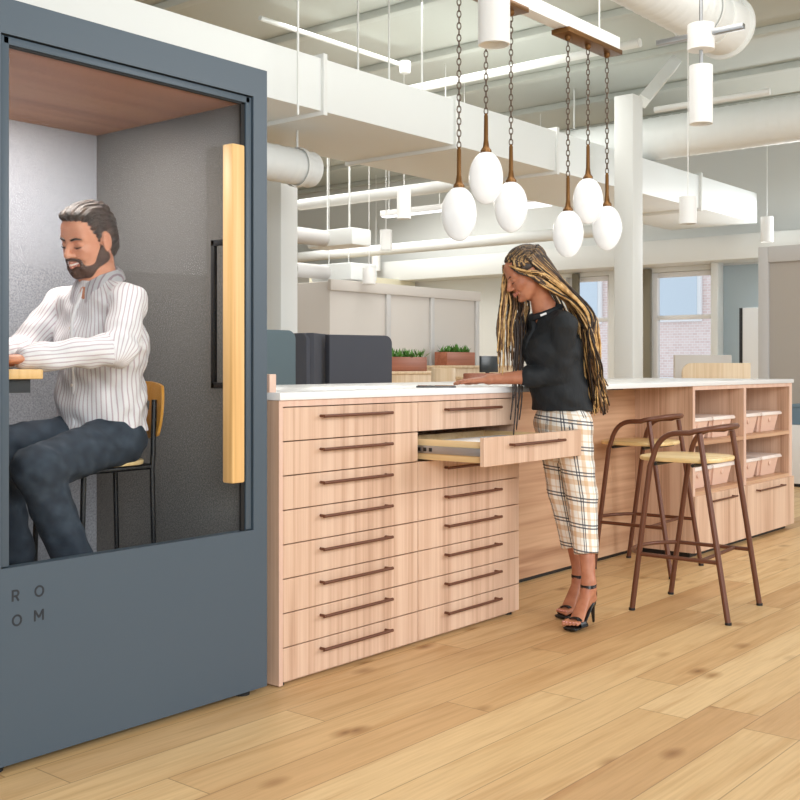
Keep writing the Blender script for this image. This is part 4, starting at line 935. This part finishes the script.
# ------------------------------------------------------------------ the standing woman
SKW = skin_mat('woman_skin', (190, 128, 97), (172, 108, 79))
def plaid_mat():
    m = mat('plaid_cotton', (240, 234, 222), .8); t = NT(m); a = t.n('SeparateXYZ', {0: t.n('Attribute', attribute_name='cloth').outputs['Vector']}).outputs
    def band(x, per, c, w): return t.math('LESS_THAN', t.math('ABSOLUTE', t.math('SUBTRACT', t.math('FRACT', t.math('DIVIDE', x, per)), c)), w)
    c = lin(242, 238, 230)
    for ax in (0, 1):
        per = .118 if ax else .108
        c = t.mix(t.math('MULTIPLY', band(a[ax], per, .5, .10), .5), c, lin(206, 160, 100))
        c = t.mix(t.math('MULTIPLY', band(a[ax], per, .12, .03), .4), c, lin(206, 166, 112))
    for ax in (0, 1):
        per = .118 if ax else .108
        for cc in (.78, .90): c = t.mix(t.math('MULTIPLY', band(a[ax], per, cc, .028), .86), c, lin(44, 50, 66))
    t.to(c); cloth_bump(t); return m
def make_woman():
    fb = unit((-.82, .57, 0)); sb = unit((-.57, -.82, 0))      # facing, her left
    pel = np.array((4.515, 2.735, .93)); wai = np.array((4.475, 2.735, 1.07)); che = np.array((4.42, 2.735, 1.27)); sho = np.array((4.405, 2.735, 1.385)); nek = np.array((4.375, 2.745, 1.445))
    Lsh = sho + sb * .158 + (0, 0, -.015); Rsh = sho - sb * .158 + (0, 0, -.015)
    Lel = np.array((4.375, 2.665, 1.14)); Lwr = np.array((4.20, 2.945, 1.118)); Rel = np.array((4.565, 2.815, 1.12)); Rwr = np.array((4.575, 2.80, .90))
    sh_ = unit((-.53, -.85, 0)); Lhip = pel + sh_ * .085 + (0, 0, -.03); Rhip = pel - sh_ * .085 + (0, 0, -.03)
    Lkn = np.array((4.485, 2.615, .575)); Rkn = np.array((4.56, 2.765, .585)); Lan = np.array((4.408, 2.535, .165)); Ran = np.array((4.59, 2.69, .165))
    H = Frame((4.268, 2.785, 1.602), (-.76, .65, 0), math.radians(26), 0, .93)
    sd = SDF(); head_skin(sd, H, False, 1)
    sd.cap(H.p(-.035, 0, -.045), nek + (0, 0, -.02), .046, .052, .03); k = .04
    sd.slab(pel, wai, sb, (.145, .10), (.115, .085), k); sd.slab(wai, che, sb, (.115, .085), (.13, .09), k); sd.slab(che, sho, sb, (.13, .09), (.105, .06), k); sd.cap(sho, nek, .055, .048, k)
    for a, b, c in ((Lsh, Lel, Lwr), (Rsh, Rel, Rwr)): sd.cap(sho, a, .05, .045, k); sd.cap(a, b, .038, .034, .02); sd.cap(b, b + (c - b) * .35, .0345, .036, .02); sd.cap(b + (c - b) * .35, c, .036, .0235, .02)
    hand(sd, Lwr, unit((-.74, .66, -.09)), (-.05, 0, 1), .96, .14, .09, 1); hand(sd, Rwr, unit((-.05, -.05, -1)), (.5, .85, 0), .9, .3, .06, 1)
    for a, b, c in ((Lhip, Lkn, Lan), (Rhip, Rkn, Ran)):
        sd.cap(pel, a, .09, .085, k); sd.cap(a, b, .078, .05, .02); m_ = b + (c - b) * .3 + np.array((.015, 0, 0)); sd.cap(b, m_, .046, .044, .02); sd.cap(m_, c + (0, 0, .03), .044, .030, .02)
        # foot on a high heel
        heel = c + np.array((.022, .0, -.045)); ball = c + np.array((-.118, -.005, -.128)); sd.cap(c + (0, 0, .03), c, .030, .032, .02); sd.cap(c, heel, .031, .024, .02)
        sd.slab(c + (-.02, 0, -.025), ball, (0, 1, 0), (.026, .026), (.036, .014), .02); sd.cap(heel, ball + (0, 0, -.002), .018, .014, .02)
        for i in range(5):
            o = -.029 + .0145 * i; big = (i == 4) if c is Ran else (i == 4)
            ln = (.042, .048, .054, .058, .060)[i] if True else 0; r = (.0068, .0072, .0078, .0082, .0112)[i]
            yv = o if c is Lan else -o       # big toe towards the other foot
            b0 = ball + np.array((.0, yv * .95, 0)); sd.chain([b0, b0 + (-ln * .55, yv * .05, .001), b0 + (-ln, yv * .05, -.004)], [r * 1.15, r, r * .9], .005)
    wom = sdf_obj('person', sd, .0036, SKW, loc=(4.46, 2.66, 0))
    tag(wom, 'woman with long braids, black jacket and plaid trousers standing beside the open drawer', 'person')
    # jacket
    jk = SDF(); k = .04
    hem = pel + np.array((-.01, 0, .055))
    jk.slab(hem + np.array((0, 0, -.005)), wai, sb, (.174, .136), (.154, .120), k); jk.slab(wai, che, sb, (.152, .118), (.158, .128), k); jk.slab(che, sho + (0, 0, .0), sb, (.158, .12), (.118, .07), k); jk.cap(sho, nek + (0, 0, .0), .066, .058, .03)
    for q in (-1, 1): jk.ell(che + fb * .055 + sb * q * .065 + np.array((0, 0, -.01)), (.06, .06, .065), None, .04)
    for a, b, c, t in ((Lsh, Lel, Lwr, .34), (Rsh, Rel, Rwr, .45)):
        jk.cap(sho + (a - sho) * .4, a, .055, .058, .04); jk.cap(a, b, .058, .055, .010); e = b + (c - b) * t; jk.cap(b, e, .054, .050, .010); d = unit(c - b); jk.slab(e - d * .012, e + d * .03, np.cross(d, (0, 0, 1)), (.053, .053), (.053, .053), .006)
    jk.box((pel[0], pel[1], .772), (.3, .3, .2), None, .002, .004, 's')
    w = wrinkle(.0042, [((40, 26, 62), 0), ((-58, 34, 40), 1.4), ((24, -60, 58), 2.2)])
    bl = mat('black_jacket_cloth', (23, 28, 33), .75); t = NT(bl); n = t.n('TexNoise', {'Vector': t.pos((5, 5, 2.4)), 'Scale': 7.0, 'Detail': 3.0}).outputs[0]; t.bump(n, .35, .02)
    jack = sdf_obj('jacket', jk, .005, bl, wom, warp=w)
    cl = SDF(); rg = [nek + np.array((0, 0, -.014 - .026 * math.cos(a))) + fb * .068 * math.cos(a) + sb * .066 * math.sin(a) for a in np.linspace(0, 2 * math.pi, 25)]
    cl.chain(rg, [.0125] * 25, .01); fr_ = [nek + fb * .068 + np.array((0, 0, -.04)), sho + fb * .085 + np.array((0, 0, -.03)), che + fb * .128 + np.array((0, 0, .0)), wai + fb * .122 + np.array((0, 0, .03))]
    cl.chain(list(spline(fr_, 16)), [.009] * 16, .01); tag(sdf_obj('collar_band', cl, .004, bl, jack), 'narrow jacket collar and front placket')
    pin = nek + sb * .062 + fb * .042 + np.array((0, 0, -.028))
    obj('collar_clip', MB().box(-.016, .016, -.003, .003, -.005, .005, .0015, M4=Matrix.Translation(pin + sb * .012) @ Matrix.Rotation(math.atan2(fb[1], fb[0]), 4, 'Z') @ Matrix.Rotation(.35, 4, 'Y')), M['white'], jack)
    # trousers
    tr_ = SDF(); k = .04
    tr_.slab(pel + (0, 0, -.03), wai + (.015, 0, -.04), sb, (.158, .116), (.130, .098), .03)
    hemf = .30
    def leg_pts(a, b, c):
        tt = (b[2] - .315) / (b[2] - c[2]); return b + (c - b) * tt
    for a, b, c in ((Lhip, Lkn, Lan), (Rhip, Rkn, Ran)):
        e = leg_pts(a, b, c); tr_.cap(pel + (0, 0, -.02), a, .10, .094, k); tr_.cap(a, b, .094, .070, .02); d = unit(e - b); tr_.cap(b, e + d * .05, .070, .054, .02); F_ = np.array([unit(np.cross(d, (0, 1, 0))), unit(np.cross(d, np.cross(d, (0, 1, 0)))), d]); tr_.box(e + d * .1, (.13, .13, .1), F_, .002, .003, 's')
    ww = wrinkle(.0035, [((50, 26, 40), .4), ((-38, 60, 30), 1.1), ((46, -40, 60), 2.7)])
    segs = [(wai, pel + (0, 0, -.06), -RV, .16, -.5), (Lhip, Lkn, -RV, .09, -.38), (Lkn, Lan, -RV, .09, .0), (Rhip, Rkn, -RV, .09, -.38), (Rkn, Ran, -RV, .09, .0)]
    def pat(P):
        o = limb_attr(segs)(P); o[:, 1] = P[:, 2] + .12 * ((P - pel) @ RV); return o
    sdf_obj('trousers', tr_, .005, plaid_mat(), wom, warp=ww, attr=pat)
    # sandals
    bk = mat('black_patent', (18, 18, 20), .22)
    for c in (Lan, Ran):
        ball = c + np.array((-.118, -.005, -.128)); s_ = SDF(); zf = ball[2] - .012
        s_.slab(ball + (-.055, 0, -.024), ball + (.035, 0, -.020), (0, 1, 0), (.037, .011), (.036, .012), .006)
        heel = c + np.array((.022, 0, -.070)); s_.slab(ball + (.03, 0, -.018), heel + (-.012, 0, .0), (0, 1, 0), (.030, .007), (.022, .007), .012); s_.cap(heel + (-.012, 0, .0), heel + (.01, 0, 0), .020, .018, .01)
        s_.cap(heel + (.012, 0, -.006), (heel[0] + .022, heel[1], .008), .0115, .0062, .008)
        sole = sdf_obj('sandal', s_, .0032, bk, wom)
        ring = lambda cc, rx, ry, tilt: [(cc[0] + rx * math.cos(a), cc[1] + ry * math.sin(a), cc[2] + tilt * math.cos(a)) for a in np.linspace(0, 2 * math.pi, 24, endpoint=False)]
        st = MB()
        for dz in (-.005, .0, .005): st.tube(ring(c + np.array((-.001, 0, .014 + dz)), .0345, .0345, .004), .0033, 8, closed=True)
        t2 = MB()
        for dx in np.linspace(-.016, .016, 5):
            arc = [(ball[0] + dx - .002, ball[1] + .040 * math.cos(a), ball[2] - .02 + .038 * math.sin(a)) for a in np.linspace(0, math.pi, 14)]; t2.tube(arc, .0045, 8)
        for q in (-1, 1): st.tube(bez(c + np.array((.030, q * .016, .012)), c + np.array((.052, q * .018, -.03)), heel + np.array((.018, q * .012, .004)), 10), .0030, 8)
        obj('ankle_strap', st, bk, sole); obj('toe_strap', t2, bk, sole)
    tn = SDF()
    # hair: braids
    p, F, s = H.p, H.F, H.sc; hp = SDF(); E = lambda c, r, k=.015, op='u': hp.ell(p(*c), np.array(r) * s, F, k * s, op)
    E((-.020, 0, .046), (.101, .086, .088)); E((-.06, 0, -.02), (.062, .078, .085), .03)
    E((.098, 0, -.028), (.068, .1, .098), .01, 's'); E((.03, 0, -.13), (.12, .12, .07), .02, 's')
    dark = hair_mat('dark_braid', [(.3, (30, 22, 18)), (.6, (58, 43, 34)), (.8, (88, 66, 50))], (50, 50, 50), .45)
    lite = hair_mat('honey_braid', [(.3, (166, 124, 74)), (.55, (212, 172, 112)), (.75, (236, 208, 158))], (40, 40, 40), .45)
    midb = hair_mat('brown_braid', [(.3, (84, 58, 36)), (.6, (124, 90, 56)), (.8, (150, 112, 74))], (40, 40, 40), .45)
    hair = sdf_obj('hair', hp, .004, dark, wom, warp=lambda g: (.003 * np.sin((g - H.o) @ H.l * 300 + 2 * np.sin((g - H.o) @ H.f * 30))).astype(np.float32))
    for m_ in (lite, midb):
        t = NT(m_); z = t.n('SeparateXYZ', {0: t.n('NewGeometry').outputs['Position']}).outputs[2]; old = m_.node_tree.nodes['Principled BSDF'].inputs['Base Color'].links[0].from_socket
        t.to(t.mix(t.n('MapRange', {0: z, 1: 1.62, 2: 1.71, 3: 0.0, 4: .75}).outputs[0], old, lin(58, 42, 32)))
    rnd = random.Random(11); MBs = {'dark': MB(), 'lite': MB(), 'mid': MB()}
    def braid(pts, r, key, n=46):
        P = spline(pts, n); rs = [r * (.62 + .38 * abs(math.sin(i * 1.25))) * (1 - .35 * (i / (n - 1)) ** 3) for i in range(n)]
        P = P + np.array([[.0025 * math.sin(i * .6 + r * 9e3), .0025 * math.cos(i * .5 + r * 7e3), 0] for i in range(n)]); MBs[key].tube(P, rs, 7)
    back = unit((.82, -.57, 0))
    # combed over the crown, gathered behind the near ear and down the back
    SC, SR_ = np.array((-.020, 0, .046)), np.array((.1035, .0885, .0905))
    def scalp(a, b, k=1.0):
        q = SC + SR_ * k * np.array((math.cos(a) * math.cos(b), math.sin(b), math.sin(a) * math.cos(b))); return p(*q)
    for i in range(170):
        lat = rnd.uniform(-1, 1) if i % 3 == 0 else rnd.uniform(-.35, 1); b0 = lat * 1.12; side_ = abs(lat) if i % 4 else lat
        a0 = math.radians(rnd.choice((38, 44, 60, 85, 110)) + rnd.uniform(-5, 8)) + .28 * abs(lat) ** 2 * .2; aE = math.radians(168 + 10 * rnd.random())
        path = [scalp(a0 + (aE - a0) * t, b0 * (1 - .15 * t) + (.25 * t if lat > 0 else 0), 1.02 + .035 * t) for t in np.linspace(0, 1, 5)]
        dp = rnd.uniform(.118, .18); sl = side_ * .13 + rnd.uniform(-.02, .025)
        m3 = sho + back * (dp - .02) + sb * sl * .95 + np.array((0, 0, .055 - .03 * rnd.random())); s1 = sho + back * (dp + .005) + sb * sl + np.array((0, 0, -.07)); s2 = che + back * (dp + .015) + sb * (sl * .85) + np.array((.01, 0, -.1))
        e = np.array([*(wai + back * (dp + rnd.uniform(.0, .045)) + sb * (sl * .8 + rnd.uniform(-.025, .025)))[:2], rnd.uniform(.95, 1.10)])
        key = 'lite' if rnd.random() < (.34 if lat > .1 else .22) else ('mid' if rnd.random() < .4 else 'dark')
        braid(path + [m3, s1, s2, e], rnd.uniform(.0052, .0066), key, 60)
    # along the side above the ear
    for i in range(72):
        b0 = rnd.uniform(.75, 1.25) if i % 3 else rnd.uniform(1.2, 1.5); a0 = math.radians(rnd.uniform(2, 24) if i % 3 else rnd.uniform(14, 80)); aE = math.radians(172)
        path = [scalp(a0 + (aE - a0) * t, b0 + .1 * t, 1.05 + .03 * t) for t in np.linspace(0, 1, 5)]
        q_ = rnd.uniform(.06, .16); m3 = sho + back * (.10 + .03 * rnd.random()) + sb * q_ + np.array((0, 0, .06)); s1 = sho + back * (.125 + .02 * rnd.random()) + sb * q_ + np.array((0, 0, -.06)); s2 = che + back * (.15 + .03 * rnd.random()) + sb * q_ * .9 + np.array((.01, 0, -.1)); e = wai + back * (.14 + .06 * rnd.random()) + sb * rnd.uniform(.02, .12) + np.array((0, 0, rnd.uniform(-.1, .03)))
        braid(path + [m3, s1, s2, e], .0058, ('dark', 'lite', 'mid', 'dark', 'lite')[i % 5], 60)
    # falling from the temple over the ear and the neck
    for i in range(26):
        v = i / 25; r0 = p(.072 - .05 * v, .054 + .026 * v, .070 - .05 * v); m1 = p(.040 - .05 * v, .094, .012 - .03 * v); m2 = p(-.015 - .035 * rnd.random(), .102, -.055 - .02 * v); q_ = rnd.uniform(.085, .16)
        s0 = sho + back * (.055 + .05 * rnd.random()) + sb * (q_ - .02) + np.array((0, 0, .075)); s1 = sho + back * (.125 + .02 * rnd.random()) + sb * q_ + np.array((0, 0, -.04)); s2 = che + back * (.16 + .02 * rnd.random()) + sb * q_ * .85 + np.array((.01, 0, -.08)); e = wai + back * (.15 + .06 * rnd.random()) + sb * rnd.uniform(.02, .11) + np.array((0, 0, rnd.uniform(-.09, .03)))
        braid([r0, m1, m2, s0, s1, s2, e], .0058, ('dark', 'lite', 'mid', 'dark', 'lite')[i % 5], 54)
    # from the temple and round the ear
    for i in range(30):
        v = i / 29; r0 = p(.074 - .055 * v, .050 + .030 * v, .078 - .055 * v); m1 = p(.028 - .05 * v, .097, .026 - .05 * v); m2 = p(-.06 - .01 * rnd.random(), .106, -.045 - .02 * v)
        q_ = rnd.uniform(.08, .16); s0 = sho + back * (.085 + .02 * rnd.random()) + sb * q_ + np.array((0, 0, .065)); s1 = sho + back * .135 + sb * q_ + np.array((0, 0, -.04)); s2 = che + back * (.16 + .02 * rnd.random()) + sb * q_ * .85 + np.array((.01, 0, -.08)); e = wai + back * (.15 + .06 * rnd.random()) + sb * rnd.uniform(.02, .11) + np.array((0, 0, rnd.uniform(-.09, .03)))
        braid([r0, m1, m2, s0, s1, s2, e], .0058, ('lite', 'lite', 'mid', 'lite', 'dark')[i % 5], 54)
    # front curtain hanging on the far side of the face
    for i in range(58):
        t_ = rnd.random(); x = 498 + 28 * t_ ** 1.1; root = p(.078 - .03 * t_, -.010 - .05 * t_, .090 - .02 * t_); m1 = p(.090 - .03 * t_, -.045 - .035 * t_, .045 - .03 * t_)
        Yv = rnd.uniform(2.87, 2.94); z = rnd.uniform(345, 376)
        m2 = PY(x + 3, 296 + 6 * rnd.random(), Yv - .01); m3 = PY(x + rnd.uniform(-1.5, 1.5), 328, Yv); e = PY(x + rnd.uniform(-1, 1), z, Yv - .01)
        braid([root, m1, m2, m3, e], rnd.uniform(.0048, .0062), 'lite' if rnd.random() < .42 else ('mid' if rnd.random() < .55 else 'dark'))
    # a few loose braids hanging past the jacket front
    for x, z in ((511, 420), (514, 438), (517, 430), (520, 420), (513, 402), (518, 408)):
        m3 = PY(x + 4, 345, 2.86); m4 = PY(x + 2, 385, 2.85); e = PY(x, z, 2.85); braid([p(.05, -.06, .05), p(.075, -.085, -.04), PY(x + 3, 315, 2.87), m3, m4, e], .0058, 'dark')
    for key, m_, nm in (('dark', dark, 'braids'), ('mid', midb, 'braids'), ('lite', lite, 'braids')):
        o = obj(nm, MBs[key], m_, hair, ang=180); o['kind'] = 'stuff'
        if key != 'dark': tag(o, 'honey blonde braids' if key == 'lite' else 'brown braids')
    C2 = lambda sdx, a, b, ra, rb: sdx.cap(p(*a), p(*b), ra * s, rb * s, .003 * s)
    li = SDF()
    for q in (-1, 1): C2(li, (.0985, 0, -.0632), (.0795, q * .026, -.0595), .0042, .0024); C2(li, (.0965, 0, -.0748), (.0800, q * .025, -.0625), .0054, .0026)
    sdf_obj('lip', li, .002, mat('woman_lip', (160, 84, 78), .35), wom)
    br = SDF(); [br.chain([p(.0925, q * .013, .0175), p(.087, q * .034, .0245), p(.075, q * .051, .0185)], [.0024 * s, .0026 * s, .0016 * s], .003) for q in (-1, 1)]; sdf_obj('eyebrow', br, .0018, mat('brow_dark', (44, 30, 24), .7), wom)
    la = SDF()
    for q in (-1, 1): la.chain([p(.086, q * .019, -.0085), p(.0895, q * .031, -.0115), p(.0825, q * .047, -.007)], [.0014 * s, .0020 * s, .0014 * s], .002)
    sdf_obj('eyelash', la, .0012, mat('lash_black', (26, 18, 16), .6), wom)
    # painted toe nails
    nl = SDF()
    for c in (Lan, Ran):
        ball = c + np.array((-.118, -.005, -.128))
        for i in range(5):
            o = -.029 + .0145 * i; ln = (.042, .048, .054, .058, .060)[i]; yv = o if c is Lan else -o; r = (.0068, .0072, .0078, .0082, .0112)[i]
            nl.ell(ball + np.array((-ln - .002, yv, r * .62)), (.006, r * .62, .0028), None, .001)
    sdf_obj('toenails', nl, .0018, mat('nail_pink', (226, 160, 150), .25), wom)
    return wom
make_woman()
# ================================================================== camera, light, look
cd = bpy.data.cameras.new('camera'); cam = bpy.data.objects.new('camera', cd); COL.objects.link(cam)
cd.sensor_width = 36; cd.lens = FPX / 800 * 36; cd.shift_y = (HOR - 400) / 800; cd.clip_start = .05; cd.clip_end = 200
right, up, back = Vector(RV), Vector((0, 0, 1)), -Vector(DV)
cam.matrix_world = Matrix(((right.x, up.x, back.x, 0), (right.y, up.y, back.y, 0), (right.z, up.z, back.z, EYE), (0, 0, 0, 1)))
S.camera = cam
w = bpy.data.worlds.new('sky'); S.world = w; w.use_nodes = True
w.node_tree.nodes['Background'].inputs[0].default_value = (.88, .95, 1.0, 1); w.node_tree.nodes['Background'].inputs[1].default_value = 1.2
def area(loc, to, size, power, col=(1, 1, 1), shape='RECTANGLE', sy=None):
    l = bpy.data.lights.new('light', 'AREA'); l.shape = shape; l.size = size; l.size_y = sy or size; l.energy = power; l.color = col
    o = bpy.data.objects.new('area_light', l); COL.objects.link(o); o.location = loc; o.rotation_euler = (Vector(to) - Vector(loc)).to_track_quat('-Z', 'Y').to_euler(); return o
area((-1.5, -3.5, 3.2), (4.5, 3.5, 1.5), 4.0, 310, (.96, .98, 1), sy=2.6)      # big street windows behind the photographer
area((7.5, -4.0, 3.4), (6.0, 4.0, 1.6), 4.0, 220, (.96, .98, 1), sy=2.4)
area((5.4, 3.2, 4.1), (5.4, 3.2, 0), 4.0, 80, (1, .98, .95), sy=2.0)  # added soft top light over the counter, no fitting of its own
area((2.15, 3.35, 2.10), (2.2, 3.55, .5), .35, 11, (1, .94, .88))             # booth's own ceiling lamp
area((11, 10, 4.0), (11, 9, 0), 4.0, 220, (1, .98, .95)); area((8, 6.8, 4.1), (8, 6.8, 0), 3.0, 120, (1, .98, .95))  # added fill lights that brighten the background, not daylight
area((13.5, 4, 2.2), (9, 4, 1.2), 2.5, 110, (.95, .98, 1), sy=2.0)  # added fill beside the end windows to brighten that end of the room
S.view_settings.view_transform = 'Standard'; S.view_settings.look = 'None'; S.view_settings.exposure = 0.0; S.view_settings.gamma = 1.0
S.cycles.use_denoising = True; S.cycles.max_bounces = 8; S.cycles.transparent_max_bounces = 12
try: S.cycles.denoiser = 'OPENIMAGEDENOISE'
except Exception: pass
